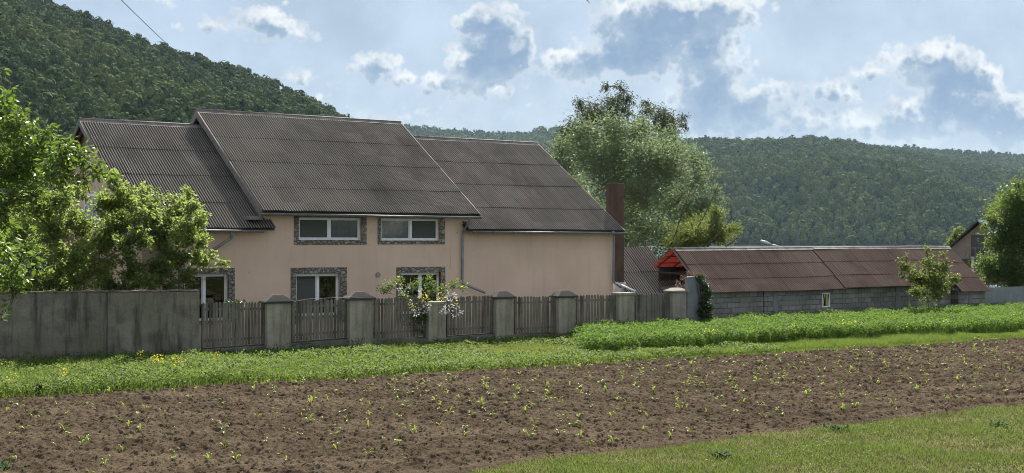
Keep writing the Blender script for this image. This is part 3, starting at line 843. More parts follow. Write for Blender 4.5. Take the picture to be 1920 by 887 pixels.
# wires on the facade
for pts in ([wp(836, 413, 3.0), wp(860, 414, 2.95), wp(881, 409, 2.8)], [wp(770, 408, 3.0), wp(800, 411, 3.0), wp(836, 413, 3.0)]):
    wmb = MB(); wmb.tube(pts, .008, 5); wmb.build('facade_wire', M['lamp'], house)
wmb = MB(); wmb.tube([(T(844, WD), WD - .008, Z(844, 440, WD)), (T(844, WD), WD - .008, Z(844, 505, WD))], .006, 5); wmb.build('facade_wire', M['plaster'], house)
# the left gable: windows and a dark door front behind the trees
gb = MB()
for (d0, d1, z0, z1) in ((4.6, 5.7, 1.0, 2.2), (7.0, 8.4, .95, 2.25), (9.8, 11.2, .95, 2.2), (7.6, 9.6, 4.2, 5.3)):
    f = MB(); x0 = wt0 - .05; w_ = .08
    f.box((x0, d0, z0), (wt0 + .02, d0 + w_, z1)); f.box((x0, d1 - w_, z0), (wt0 + .02, d1, z1)); f.box((x0, d0 + w_, z0), (wt0 + .02, d1 - w_, z0 + w_))
    f.box((x0, d0 + w_, z1 - w_), (wt0 + .02, d1 - w_, z1)); f.box((x0, (d0 + d1) / 2 - .03, z0 + w_), (wt0 + .02, (d0 + d1) / 2 + .03, z1 - w_))
    fo = f.build('gable_window', M['upvc'], house, bevel=.005)
    g_ = MB(); g_.box((x0 + .02, d0 + w_, z0 + w_), (wt0 + .01, d1 - w_, z1 - w_)); g_.build('pane', M['glass'], fo)
bl = MB(); bl.box((wt0 - 1.1, 6.4, 3.0), (wt0, 11.5, 3.12)); bl.build('balcony_slab', M['white_render'], house, bevel=.01)
bl = MB(); bl.box((wt0 - 1.08, 6.42, 3.9), (wt0 - 1.0, 11.48, 4.0)); bl.box((wt0 - 1.06, 6.42, 3.12), (wt0 - 1.02, 11.48, 3.85)); bl.build('balcony_rail', M['brown'], house)

# chimney stack rising outside the right gable
ch0, ch1 = T(1150.5, 3.75), T(1170, 3.75)
cm = MB(); cm.box((ch0, 3.75, Z(1155, 530, 3.75)), (ch1, 4.25, Z(1155, 343.5, 3.75)))
chim = cm.build('chimney', M['chimney'], house, bevel=.012)
cb = MB(); cb.box((ch0 + .06, 3.70, 0), (ch1 + .06, 4.3, Z(1155, 530, 3.75))); cb.build('chimney_base', M['white_render'], chim, bevel=.01)
cc = MB(); cc.box((ch0 + .12, 3.88, Z(1155, 343.5, 3.75) - .02), (ch1 - .12, 4.12, Z(1155, 343.5, 3.75) + .004)); cc.build('flue_opening', M['black'], chim)

# ------------------------------------------------------------------ low outbuilding beside the house
ob = thing('outbuilding', 'low outbuilding with grey corrugated lean roof between the red chimney and the brick shed', 'outbuilding', (17, 3.4, 0))
oe, orr = 3.4, 5.5
ot1 = T(1275, oe); oz0 = Z(1275, 548, oe) ; oz1 = Z(1212, 463, orr)
mb = MB(); corr(mb, ch1 - .1, ot1, (oe - .12, oz0 - .1), (orr, oz1), 2, seed=9, pitch=.13, amp=.024, sheet=.9); orf = mb.build('roof', M['lean_roof'], ob)
b = MB(); corr(b, ch1 - .1, ot1, (2 * orr - oe, oz0), (orr, oz1), 2, seed=10, pitch=.13, amp=.024); b.build('back_slope', M['lean_roof'], orf)
b = MB(); b.prism([(oe - .1, oz0 - .06), (orr, oz1 - .03), (2 * orr - oe, oz0 - .06), (2 * orr - oe, oz0 - .2), (orr, oz1 - .2), (oe - .1, oz0 - .2)], 0, ot1 - .04, ot1 + .01); b.build('bargeboard', M['soffit'], ob)
b = MB(); b.prism([(oe + .25, 0), (oe + .25, oz0 + .12), (orr, oz1 - .12), (2 * orr - oe - .25, oz0 + .1), (2 * orr - oe - .25, 0)], 0, ch1 + .25, ot1 - .35); b.build('wall', M['block'], ob)

# ------------------------------------------------------------------ block shed
shed = thing('block_shed', 'long low shed of grey concrete blocks with brown corrugated roof and open red gable', 'shed', (18, .9, 0))
se, sr, sze, szr = .6, 2.6, 1.47, 3.27
st0 = T(1325, se); st1 = T(1803, .25); stm = T(1586, se); st2 = T(1857, .25); ssl = (szr - sze) / (sr - se)
mb = MB(); corr(mb, st0, stm, (se, sze), (sr, szr), 3, seed=21, sheet=.8)
s1 = mb.build('roof', M['shed_roof'], shed); tag(s1, 'longer left stretch of the brown corrugated shed roof')
mb = MB(); corr(mb, stm - .1, st1 + .05, (se, sze + .045), (sr, szr + .04), 3, seed=22, sheet=.8)
s2 = mb.build('roof', M['shed_roof'], shed); tag(s2, 'slightly raised right stretch of the brown corrugated shed roof')
mb = MB(); corr(mb, st1, st2, (.25, sze - .35 * ssl + .02), (sr, szr + .02), 3, seed=23, sheet=.8)
s3 = mb.build('roof', M['shed_roof'], shed); tag(s3, 'right end of the shed roof reaching lower over the annex')
mb = MB(); mb.tube([(st0 - .02, sr, szr + .03), ((st0 + stm) / 2, sr, szr + .02), (stm, sr, szr + .03), (st1, sr, szr + .055), (st2 + .02, sr, szr + .03)], .045, 8)
mb.slab([(st0, sr - .14, szr - .07), (stm, sr - .14, szr - .05), (stm, sr, szr + .05), (st0, sr, szr + .045)], .01)
mb.slab([(stm, sr - .14, szr - .03), (st2, sr - .14, szr - .05), (st2, sr, szr + .06), (stm, sr, szr + .07)], .01)
mb.build('ridge_cap', M['lead'], shed)
# back slope: red sheets seen from beneath through the open gable
bk = 3.95
mb = MB(); corr(mb, st0 - .12, st0 + 3.0, (bk, szr - (bk - sr) * .55), (sr, szr - .02), 2, seed=24, pitch=.2, amp=.012); mb.build('red_back_slope', M['red'], shed)
mb = MB(); corr(mb, st0 + 2.9, st2, (4.6, szr - (4.6 - sr) * ssl * .8), (sr, szr - .03), 2, seed=25, pitch=.19); mb.build('back_slope', M['shed_roof'], shed)
mb = MB()
for k, tt in enumerate((st0 + .15, st0 + 1.1, st0 + 2.1)):
    mb.tube([(tt, sr, szr - .1), (tt, bk - .1, szr - (bk - .1 - sr) * .55 - .1)], .05, 4, smooth=False)
    mb.tube([(tt, se + .2, sze + .02), (tt, sr, szr - .12)], .05, 4, smooth=False)
    mb.tube([(tt, se + .9, sze + .75), (tt, bk - .3, sze + .8)], .045, 4, smooth=False)
for k in (.45, .95):
    mb.box((st0 + .02, sr + k, szr - k * .55 - .10), (st0 + 3, sr + k + .05, szr - k * .55 - .06))
mb.build('rafters', M['soffit'], shed)
mb = MB(); mb.box((st0 + .3, 3.88, 0), (st0 + 3.2, 3.93, 2.5)); mb.build('back_boards', M['soffit'], shed)
mb = MB(); mb.prism([(se - .02, sze - .03), (sr, szr - .02), (sr, szr - .12), (se + .05, sze - .1)], 0, st0 - .03, st0 + .01); mb.build('bargeboard', M['zincdark'], shed)
sw = W(1542, 1556, 549, 576, .88)
mb = MB(); rect_wall(mb, st0 + .08, st1 + .02, 0, sze + .22, .88, [sw], .12)
mb.add([(st0 + .08, .88, 0), (st0 + .08, .88, sze + .2), (st0 + .08, 2.2, sze + .3), (st0 + .08, 4.6, sze + .1), (st0 + .08, 4.6, 0)], [(0, 1, 2, 3, 4)])
mb.add([(st2 - .1, .45, 0), (st2 - .1, .45, 1.3), (st2 - .1, sr, 3.1), (st2 - .1, 4.6, 1.4), (st2 - .1, 4.6, 0)], [(0, 1, 2, 3, 4)])
mb.build('wall', M['block'], shed)
mb = MB(); mb.box((st1 + .03, .45, 0), (st2 - .1, .9, 1.36)); mb.build('annex_wall', M['block'], shed)
mb = MB(); mb.box((st1 + .8, .43, 0), (st1 + 1.0, .46, 1.33)); mb.build('corner_pier', M['slabgrey'], shed)
mb = MB(); tj = T(1431, .88); mb.tube([(tj, .86, 0), (tj + .015, .86, .8), (tj, .86, sze + .1)], .014, 5); mb.build('wall_joint', M['cable'], shed)
for pxp in (1450, 1680):
    mb = MB(); tp = T(pxp, .86); mb.box((tp, .858, 0), (tp + .3, .879, sze + .12)); mb.build('wall_pier', M['slabgrey'], shed)
a, b_, z0, z1 = sw
mb = MB(); f = .05
mb.box((a, .88, z0), (a + f, .95, z1)); mb.box((b_ - f, .88, z0), (b_, .95, z1)); mb.box((a + f, .88, z0), (b_ - f, .95, z0 + f)); mb.box((a + f, .88, z1 - f), (b_ - f, .95, z1))
swo = mb.build('window', M['upvc'], shed, bevel=.004); tag(swo, 'small white tilted window in the block shed wall')
mb = MB(); mb.add([(a + f + .015, .90, z0 + f + .01), (b_ - f - .04, .90, z0 + f + .01), (b_ - f - .01, .85, z1 - f - .01), (a + f + .05, .85, z1 - f - .01)], [(0, 1, 2, 3)])
mb.build('pane', M['glass'], swo)
mb = MB(); mb.tube([(b_ - f - .05, .895, z0 + f), (b_ - f - .02, .84, z1 - f)], .016, 4); mb.tube([(a + f + .01, .895, z0 + f), (a + f + .04, .84, z1 - f)], .012, 4); mb.build('sash', M['upvc'], swo)
mb = MB(); mb.box((a - .2, 1.3, z0 - .2), (b_ + .2, 1.33, z1 + .1)); mb.build('unlit_room_backing', M['black'], swo)  # black backing panel painted as the shaded inside of the shed
mb = MB(); mb.box((a - .45, .80, z0 - .16), (b_ + .15, .90, z0 - .03)); mb.build('sill', M['slabgrey'], swo, bevel=.01)

# ------------------------------------------------------------------ garden wall at left
gwl = thing('garden_wall', 'tall stained dark concrete wall under the plum trees at left', 'wall', (-10, 0, 0))
mb = MB(); wl = T(372, 0); n = 40; vs = []; tw = -24.0
def wz(t): return np.interp(t, [-24, -8.4, -2.7], [2.14, 2.13, 2.06])
mb.prism([(tw, 0), (tw, wz(tw)), (-8.4, wz(-8.4)), (wl, wz(wl)), (wl, 0)], 1, -.1, .12)
# prism along axis 1 keeps (t, z) as the outline
mb.build('wall_slab', M['wall_conc'], gwl, bevel=.012)
mb = MB()
for k in range(70):
    t = tw + k * (wl - tw) / 70; w_ = (wl - tw) / 70 - .012; z_ = float(wz(t)) + random.uniform(0, .012)
    mb.box((t, -.125, z_), (t + w_, .15, z_ + .035 + random.uniform(0, .015)))
mb.build('tile_coping', mat_simple('old_tile', (.16, .12, .10), .9, .5, 3), gwl, bevel=.005)
mb = MB()
for px in (200, ):
    t = T(px, -.1); mb.box((t, -.106, 0), (t + .025, -.099, 2.1))
mb.build('wall_seam', M['cable'], gwl)

# ------------------------------------------------------------------ fence
def pillar(px0, px1, pyt, label, mat='pillar', cap='hip', d0=-.22, d1=.22):
    a, b = T(px0, d0), T(px1, d0); zt = Z((px0 + px1) / 2, pyt, d0)
    o = thing('gate_pillar' if False else 'fence_pillar', label, 'pillar', ((a + b) / 2, 0, 0), 'concrete pillars of the picket fence')
    ch = .26 if cap == 'hip' else (.10 if cap == 'flat' else .16)
    hz_ = zt - ch
    m = MB(); m.box((a, d0, 0), (b, d1, hz_)); m.build('shaft', M[mat], o, bevel=.02)
    m = MB(); e = .07; zb = hz_; k = .16 if cap == 'hip' else .02
    if cap == 'flat':
        m.box((a - .03, d0 - .03, zb), (b + .03, d1 + .03, zt)); m.build('cap', M['pillar'], o, bevel=.01)
    else:
        m.box((a - e, d0 - e, zb), (b + e, d1 + e, zb + .06))
        cx, s = (a + b) / 2, .17
        m.add([(a - e, d0 - e, zb + .06), (b + e, d0 - e, zb + .06), (b + e, d1 + e, zb + .06), (a - e, d1 + e, zb + .06),
               (cx - s, -.1, zt), (cx + s, -.1, zt), (cx + s, .1, zt), (cx - s, .1, zt)],
              [(0, 1, 5, 4), (1, 2, 6, 5), (2, 3, 7, 6), (3, 0, 4, 7), (4, 5, 6, 7)])
        m.build('cap', M['cap'] if cap == 'hip' else M['roughcast'], o, bevel=.008)
    return o, zt, (a, b)
pillar(501, 546, 553, 'first concrete pillar right of the long wall, dark hipped cap above clean grey shaft')
pillar(656, 700, 547.5, 'dark capped concrete pillar just right of the wide ground floor window')
pillar(804, 836, 566, 'plain concrete pillar half hidden under the yellow flowering shrub', cap='flat')
pillar(931, 963, 546, 'dark capped concrete pillar right of the slanting downspout end')
pillar(1048, 1079, 544.5, 'dark capped concrete pillar where the tall green crop begins')
pillar(1161, 1190, 549, 'plain flat topped concrete pillar below the red chimney', cap='flat')
pillar(1262, 1287, 540, 'roughcast end pillar with pale cap next to the upright grey slab', mat='roughcast', cap='rough')

def picket(mb, t, w, z0, z1, d, rnd):
    h = z1; a, b = t - w / 2, t + w / 2; sk = rnd.uniform(-.02, .02)
    poly = [(a, z0), (b, z0), (b + sk, h - .05), (t + w * .28 + sk, h - .012), (t + sk, h), (t - w * .28 + sk, h - .012), (a + sk, h - .05)]
    mb.prism(poly, 1, d, d + .022)
def panel(px0, px1, n, ytL, ytR, ybL, ybR, label, gaps=1.0, missing=()):
    a, b = T(px0, 0), T(px1, 0); rnd = random.Random(int(px0))
    o = thing('picket_panel', label, 'fence', ((a + b) / 2, 0, 0), 'grey picket panels between the pillars')
    zt = lambda t: np.interp(t, [a, b], [Z(px0, ytL, 0), Z(px1, ytR, 0)])
    zb = lambda t: np.interp(t, [a, b], [Z(px0, ybL, 0), Z(px1, ybR, 0)])
    for k in (.16, .84):
        m = MB(); zz = lambda t: zb(t) + (zt(t) - zb(t)) * k
        m.slab([(a, -.0, zz(a) + .035), (b, -.0, zz(b) + .035), (b, .045, zz(b) + .035), (a, .045, zz(a) + .035)], .07); m.build('rail', M['wood'], o)
    m = MB()
    m.slab([(a, -.02, zb(a)), (b, -.02, zb(b)), (b, .03, zb(b)), (a, .03, zb(a))], .03)
    m.box((a, -.02, zb(a) - .02), (a + .03, .03, zt(a) - .05)); m.box((b - .03, -.02, zb(b) - .02), (b, .03, zt(b) - .05)); m.build('metal_frame', M['cable'], o)
    sp = (b - a) / n
    for k in range(n):
        if k in missing: continue
        m = MB(); t = a + sp * (k + .5) + rnd.uniform(-.006, .006); w = sp * rnd.uniform(.68, .78) * gaps
        picket(m, t, w, zb(t) + .005 + rnd.uniform(0, .02), zt(t) + rnd.uniform(-.02, .015), -.026, rnd)
        m.build('picket', M['wood'], o)
    return o
panel(378, 500, 20, 567, 566, 653, 645, 'widest grey picket panel between the long dark wall and the first pillar')
panel(547, 656, 17, 563, 561, 641, 633, 'grey picket panel in front of the wide ground floor window')
panel(701, 803, 17, 558, 557, 638, 631, 'grey picket panel overhung on its right by the yellow flowering shrub')
panel(837, 930, 16, 556, 553, 630, 624, 'grey picket panel below the slanting downspout end')
panel(964, 1047, 15, 556, 555, 629, 624, 'grey picket panel in front of the blank pink wall, left of the tall crop')
panel(1080, 1160, 15, 553, 552, 619, 615, 'weathered grey picket panel with its foot in the green crop, left of the chimney')
panel(1191, 1261, 14, 551, 549, 612, 609, 'pale grey picket panel in front of the corrugated lean roof', 1.05)
pl = thing('fence_plinth', 'low stained concrete plinth running under the picket panels', 'low wall', (5, 0, 0))
m = MB(); pts = [(T(378, 0), Z(378, 655, 0)), (T(500, 0), Z(500, 647, 0)), (T(656, 0), Z(656, 635, 0)), (T(803, 0), Z(803, 633, 0)), (T(930, 0), Z(930, 626, 0)), (T(1047, 0), Z(1047, 626, 0)), (T(1261, 0), Z(1261, 611, 0))]
m.prism([(pts[0][0], 0)] + pts + [(pts[-1][0], 0)], 1, -.12, .12); m.build('plinth_wall', M['plinth'], pl, bevel=.01)
wr = MB(); w0 = wp(378, 560, -.25)
wr.tube([(T(p, -.26), -.26, Z(p, y, -.26)) for p, y in ((470, 566), (500, 567), (546, 567), (575, 561), (656, 557), (700, 559))], .007, 5)
lot_single(wr, 'fence_wire', M['cable'], (T(500, -.26), -.26, 1.5), 'thin dark wire strung slackly across the first two fence pillars', 'wire')

# grey upright slab with ivy
ug = MB(); a, b = T(1289, -.16), T(1326, -.16); zt = Z(1305, 518, -.16)
ug.prism([(a, 0), (b, 0), (b, zt - .01), (a + .3, zt), (a, zt - .03)], 1, -.16, .0)
lot_single(ug, 'concrete_slab', M['slabgrey'], ((a + b) / 2, 0, 0), 'tall upright blue grey concrete slab with ivy on its right side', 'slab', bevel=.015)

# ------------------------------------------------------------------ foliage
def leaf_quads(P, size, g, aspect=.5, up=.5, droop=0.0, out=None, outw=.4):
    n = len(P)
    a = g.normal(0, 1, (n, 3)); a[:, 2] = a[:, 2] * .6 - droop
    if out is not None: a = a + out * outw
    a = unit(a)
    nr = g.normal(0, 1, (n, 3)); nr[:, 2] += up * 2
    s = unit(np.cross(a, nr)); nr = np.cross(s, a)
    Ls = (size * g.uniform(.65, 1.3, n))[:, None]; w = Ls * aspect * .5
    mid = P + a * Ls * .45
    return np.stack([P, mid + s * w + nr * Ls * .08, P + a * Ls - nr * Ls * .05, mid - s * w + nr * Ls * .08], 1)

def foliage(name, P, size, mat, parent=None, seed=0, val=None, **kw):
    g = np.random.default_rng(seed); P = np.asarray(P)
    Q = leaf_quads(P, size, g, **kw); n = len(P)
    v = g.random(n) if val is None else np.clip(val + g.normal(0, .16, n), 0, 1)
    org = tuple(root_of(parent)['_org']) if parent is not None else (0, 0, 0)
    return mesh_np(name, Q.reshape(-1, 3), np.arange(n * 4).reshape(-1, 4), mat, parent, {'v': np.repeat(v, 4)}, org=org)

def curve(p0, p1, g, sag=.15, n=7, wob=.05):
    p0, p1 = np.array(p0, float), np.array(p1, float); Ld = np.linalg.norm(p1 - p0)
    c = (p0 + p1) / 2 + np.array([0, 0, Ld * sag]) + g.normal(0, Ld * wob, 3)
    s = np.linspace(0, 1, n)[:, None]
    return (1 - s) ** 2 * p0 + 2 * s * (1 - s) * c + s ** 2 * p1 + g.normal(0, Ld * wob * .12, (n, 3)) * (s > 0) * (s < 1)

def tree(name, label, cat, base, fork_h, clumps, nleaf, size, leafmat, barkmat, seed, trunk_r=.12, twigs=10, droop=0.0, aspect=.5, up=.5,
         bare=(), group=None, twig_r=.008, fill=.5, extra_trunks=(), hang=0.0, val=None):
    """clumps: (x, y, z, r). One limb per clump, twigs inside it, leaves along the twigs"""
    g = np.random.default_rng(seed)
    o = thing(name, label, cat, tuple(base), group, inlot=False)
    mb = MB(); base = np.array(base, float); C = np.array([c[:3] for c in clumps]); rr = np.array([c[3] for c in clumps])
    roots = [np.array(base)] + [np.array(e, float) for e in extra_trunks]
    forks = []
    cen = C.mean(0)
    for b in roots:
        top = b + np.array([(cen[0] - b[0]) * .22, (cen[1] - b[1]) * .22, fork_h])
        pts = curve(b - np.array([0, 0, .05]), top, g, 0, 6, .03)
        mb.tube(pts, list(np.linspace(trunk_r * 1.25, trunk_r * .75, len(pts))), 9, False)
        forks.append(top)
    Ps, Os, Vv = [], [], []
    order = np.argsort(np.linalg.norm(C - forks[0], axis=1)); nodes = [(f, trunk_r * .7) for f in forks]
    for idx in order:
        c, r = C[idx], rr[idx]
        # spring from the nearest existing point that is lower than the clump
        best = min(nodes, key=lambda q: np.linalg.norm(q[0] - c) + (2.5 if q[0][2] > c[2] else 0) - q[1] * 3)
        pts = curve(best[0], c, g, .10, 8, .06); r0 = min(best[1], trunk_r * .6) * .8
        r1 = max(twig_r * 1.5, r0 * .3); mb.tube(pts, list(np.linspace(r0, r1, 8)), 6, False)
        nodes.append((pts[4], r0 * .6)); nodes.append((pts[-1], r1))
        k = max(3, int(twigs * (r / rr.mean()))); nl = int(nleaf * (r ** 2.3) / (rr ** 2.3).sum() / k)
        lump = g.random() * .5 + .1 if val is None else val
        for _ in range(k):
            dirv = unit(g.normal(0, 1, 3)); dirv[2] = dirv[2] * .85 + .1
            e = c + dirv * r * g.uniform(.6, 1.4) - np.array([0, 0, hang * r * g.random()])
            st = pts[g.integers(4, 8)]
            tp = curve(st, e, g, .06 if not hang else .25, 6, .10)
            mb.tube(tp, list(np.linspace(max(twig_r, r1 * .6), twig_r * .5, 6)), 4, False)
            s = g.uniform(.3, 1.0, nl) ** .8 * 5; i = np.clip(s.astype(int), 0, 4); fr = (s - i)[:, None]
            p = tp[i] * (1 - fr) + tp[i + 1] * fr + g.normal(0, 1, (nl, 3)) * r * .17 * fill * 2
            Ps.append(p); Os.append(np.repeat(unit(p - c), 1, 0)); Vv.append(np.full(nl, lump + g.uniform(-.1, .15)))
    for (p0, p1, r0) in bare:
        pts = curve(p0, p1, g, -.06, 9, .03); mb.tube(pts, list(np.linspace(r0, r0 * .25, 9)), 6, False)
        for _ in range(5):
            j = g.integers(3, 9); q = pts[j] + g.normal(0, 1, 3) * .5 + np.array([.3, 0, .5]); mb.tube(curve(pts[j], q, g, 0, 5), list(np.linspace(r0 * .3, r0 * .12, 5)), 4, False)
    mb.build('trunk', barkmat, o)
    foliage('crown', np.concatenate(Ps), size, leafmat, o, seed + 1, val=np.concatenate(Vv) + .1, aspect=aspect, up=up, droop=droop, out=np.concatenate(Os))
    return o

def cl(lst, Y, dep, seed, k=1.0):
    g = np.random.default_rng(seed); r = []
    for c in lst:
        y = (c[3] if len(c) > 3 else Y) + g.uniform(-dep, dep)
        x, yy, z = at(c[0], c[1], y); r.append((x, yy, z, c[2] * y / F * k))
    return r
def gpt(px, Y, z=0): return ((px - CX) / F * Y, Y, z)

# plum trees behind the wall
plum = 'plum trees behind the concrete wall'
tree('plum_tree', 'leafy plum tree in front of the left end of the house roof, nearest the downspout', 'tree', gpt(318, 40.6), 1.7,
     cl([(285, 385, 30), (335, 392, 30), (372, 418, 26), (300, 430, 38), (345, 440, 38), (383, 452, 20), (330, 480, 36), (372, 488, 24), (300, 505, 32),
         (350, 362, 14), (270, 360, 18), (398, 480, 10), (418, 496, 12), (355, 525, 20), (285, 532, 24), (320, 535, 18), (258, 525, 20), (360, 390, 22), (275, 410, 26)], 40.8, 1.1, 1, .86),
     11500, .108, L['plum'], M['bark'], 101, .09, 22, aspect=.6, up=.12, group=plum, fill=.42)
tree('plum_tree', 'middle plum tree behind the concrete wall, crown in front of the dark gable', 'tree', gpt(228, 40.4), 1.6,
     cl([(190, 382, 36), (230, 372, 30), (222, 420, 42), (255, 455, 34), (190, 450, 40), (240, 505, 34), (180, 500, 36), (212, 342, 22), (255, 400, 22), (205, 532, 26), (235, 538, 18)], 40.2, 1.1, 2, .86),
     11500, .108, L['plum'], M['bark'], 102, .09, 22, aspect=.6, up=.12, group=plum, fill=.42)
tree('plum_tree', 'leftmost plum tree behind the concrete wall, below the big bright leaves', 'tree', gpt(95, 39.4), 1.6,
     cl([(110, 382, 36), (90, 430, 42), (140, 420, 40), (60, 470, 38), (130, 480, 42), (100, 520, 32), (40, 420, 40), (25, 500, 30), (150, 360, 24), (60, 380, 36), (150, 530, 26), (115, 538, 20), (70, 530, 26), (0, 450, 38)], 39.2, 1.1, 3, .86),
     15000, .108, L['plum'], M['bark'], 103, .09, 22, aspect=.6, up=.12, group=plum, fill=.42)
tree('hedge_shrub', 'dark low shrub behind the wall at the far left, under the plum leaves', 'shrub', gpt(40, 44), .6,
     cl([(10, 470, 40), (60, 480, 38), (110, 500, 34), (0, 530, 34), (50, 530, 34), (100, 540, 26), (150, 530, 24), (-30, 480, 40), (-40, 430, 40)], 44, .8, 33),
     9000, .12, L['dark'], M['bark'], 133, .06, 12, fill=.8)
# big bright-leaved tree nearer the camera, trunk out of frame
tree('walnut_tree', 'bright large leaved walnut tree reaching in from the left edge before the wall', 'tree', gpt(-170, 27), 2.2,
     cl([(8, 215, 34), (32, 245, 36), (75, 262, 30), (112, 278, 26), (150, 292, 26), (184, 312, 20), (60, 305, 40), (112, 325, 32), (20, 325, 44), (158, 335, 20), (205, 335, 12),
         (5, 395, 44), (58, 365, 26), (-40, 300, 60), (-50, 420, 60), (-30, 200, 40), (12, 185, 16), (0, 130, 10),
         (8, 470, 22, 21), (42, 475, 24, 21), (22, 518, 30, 21), (62, 500, 18, 21), (25, 560, 18, 21), (2, 600, 12, 21), (-20, 520, 34, 21)], 27, .8, 4),
     6800, .145, L['walnut'], M['bark'], 104, .16, 16, droop=.45, aspect=.46, up=.6, fill=.8)
# trees behind the house
tree('birch_tree', 'tall dark green birch with drooping tips rising behind the paler willow', 'tree', gpt(1180, 84), 4.5,
     cl([(1095, 210, 24), (1088, 190, 14), (1118, 205, 24), (1150, 185, 22), (1165, 165, 14), (1140, 215, 26), (1078, 240, 24), (1176, 180, 14), (1172, 205, 18), (1212, 190, 10), (1215, 205, 16),
         (1238, 215, 26), (1262, 222, 16), (1283, 218, 10), (1285, 235, 9), (1205, 235, 24), (1056, 250, 14), (1255, 245, 22), (1150, 250, 40), (1130, 160, 10), (1050, 300, 36), (1040, 350, 26)], 83, 2, 5),
     16000, .19, L['birch'], M['bark'], 105, .22, 18, droop=.7, aspect=.36, up=.2, hang=1.2, fill=.8, twig_r=.02)
tree('willow_tree', 'big pale green willow with many thin stems behind the red chimney', 'tree', gpt(1215, 72), 1.6,
     cl([(1060, 270, 26), (1045, 320, 30), (1095, 250, 30), (1108, 300, 42), (1080, 360, 38), (1150, 235, 28), (1160, 290, 46), (1148, 350, 42), (1200, 250, 30), (1215, 300, 46), (1210, 365, 46),
         (1255, 262, 26), (1268, 310, 40), (1262, 375, 42), (1298, 290, 22), (1306, 335, 26), (1200, 430, 36), (1245, 440, 30), (1180, 400, 36), (1290, 400, 24), (1110, 400, 30), (1322, 310, 12), (1338, 355, 14), (1330, 388, 24), (1350, 400, 14), (1305, 425, 26), (1360, 380, 10), (1345, 325, 8), (1225, 480, 26), (1185, 470, 26)], 72, 2.2, 6),
     34000, .20, L['willow'], M['barkpale'], 106, .17, 28, droop=.25, aspect=.36, up=.12, fill=.75, twig_r=.012, extra_trunks=(gpt(1195, 72.5), gpt(1240, 71.5)))
tree('shrub_tree', 'yellow green shrub with bare dark branches leaning right above the red shed end', 'tree', gpt(1235, 64), .8,
     cl([(1290, 438, 30), (1330, 422, 30), (1358, 440, 24), (1310, 452, 28), (1270, 462, 26), (1347, 402, 16), (1378, 430, 14), (1255, 500, 18), (1230, 520, 14), (1335, 455, 18)], 64, 1.2, 7),
     15000, .12, L['lime'], M['bark'], 107, .10, 12, aspect=.4, fill=.7, twig_r=.01,
     bare=[(gpt(1236, 63.5, 1.2), at(1372, 408, 63), .07), (gpt(1238, 63.5, 1.5), at(1345, 352, 63), .06), (gpt(1240, 63.5, 1), at(1398, 428, 63), .06), (gpt(1236, 63.5, 2), at(1300, 345, 63), .05), (gpt(1238, 63.6, 1.2), at(1360, 380, 63), .05)])
tree('cherry_tree', 'dense dark green tree at the right edge behind the grey metal fence', 'tree', gpt(1893, 70), 1.8,
     cl([(1905, 368, 24), (1885, 398, 30), (1862, 412, 15), (1905, 450, 36), (1876, 462, 24), (1892, 505, 32), (1862, 520, 22), (1918, 400, 36), (1848, 425, 7), (1955, 450, 50), (1920, 530, 24), (1853, 490, 12), (1912, 345, 10), (1850, 500, 20), (1935, 370, 24)], 70, 1.6, 8),
     24000, .17, L['dark'], M['bark'], 108, .16, 18, aspect=.5, up=.15, fill=1.0, twig_r=.012)
tree('young_tree', 'small light green tree just above the right end of the shed roof', 'tree', gpt(1790, 130), 1.0,
     cl([(1792, 440, 9), (1800, 432, 7), (1786, 452, 9), (1780, 462, 9), (1795, 455, 9)], 130, .6, 9),
     1800, .2, L['lime'], M['bark'], 109, .08, 8, aspect=.5, fill=.7)
tree('fruit_tree', 'small bushy fruit tree standing in the crop against the shed wall', 'tree', lot(T(1738, 0), 0, 0), .9,
     cl([(1700, 500, 13), (1716, 520, 18), (1742, 492, 16), (1766, 500, 16), (1786, 520, 12), (1742, 528, 24), (1768, 536, 16), (1722, 545, 16), (1757, 555, 14), (1737, 468, 7), (1699, 478, 6), (1770, 476, 6), (1797, 524, 7), (1745, 565, 10), (1690, 515, 7), (1752, 510, 16)], 57.0, .5, 10),
     5200, .115, L['lime'], M['bark'], 110, .055, 11, aspect=.55, fill=.6, twig_r=.007, val=.25)

# flowering shrub hanging over the fence
fs_o = tree('climbing_shrub', 'straggly shrub with yellow tips and pale leaves spilling over the picket fence', 'shrub', lot(T(800, .4), .4, 0), .9,
     cl([(728, 535, 13), (715, 545, 9), (748, 528, 10), (775, 535, 12), (800, 535, 16), (855, 535, 12), (872, 541, 8), (838, 542, 12), (815, 540, 10), (790, 590, 18), (770, 600, 16), (785, 620, 12), (760, 560, 12)], 43.6, .25, 11),
     2600, .085, L['dark'], M['bark'], 111, .03, 9, aspect=.45, fill=.6, twig_r=.005)
def blob_leaves(name, pts, n, size, mat, parent, seed, Y=43.1, dep=.12, **kw):
    g = np.random.default_rng(seed); P = []
    for (px, py, r) in pts:
        c = np.array(at(px, py, Y)); k = int(n * r * r / sum(q[2] ** 2 for q in pts))
        P.append(c + unit(g.normal(0, 1, (k, 3))) * (g.random((k, 1)) ** .4) * r * Y / F * np.array([1, dep * 8, 1]))
    return foliage(name, np.concatenate(P), size, mat, parent, seed, **kw)
for k, (bl_, n_) in enumerate((((794, 551, 10), 40), ((799, 563, 9), 30), ((775, 572, 9), 32), ((827, 557, 10), 40), ((748, 526, 8), 22), ((852, 566, 7), 20), ((872, 536, 5), 12))):
    blob_leaves('yellow_tip', [bl_], n_, .07, L['yellow'], fs_o, 5 + k, Y=42.4, aspect=.45)
for k, bl_ in enumerate(((857, 586, 11), (840, 572, 11), (782, 586, 9), (832, 583, 6), (800, 577, 8), (846, 555, 10), (757, 545, 12))):
    blob_leaves('pale_leaf', [bl_], 36, .08, L['pale'], fs_o, 16 + k, Y=42.5, aspect=.45)

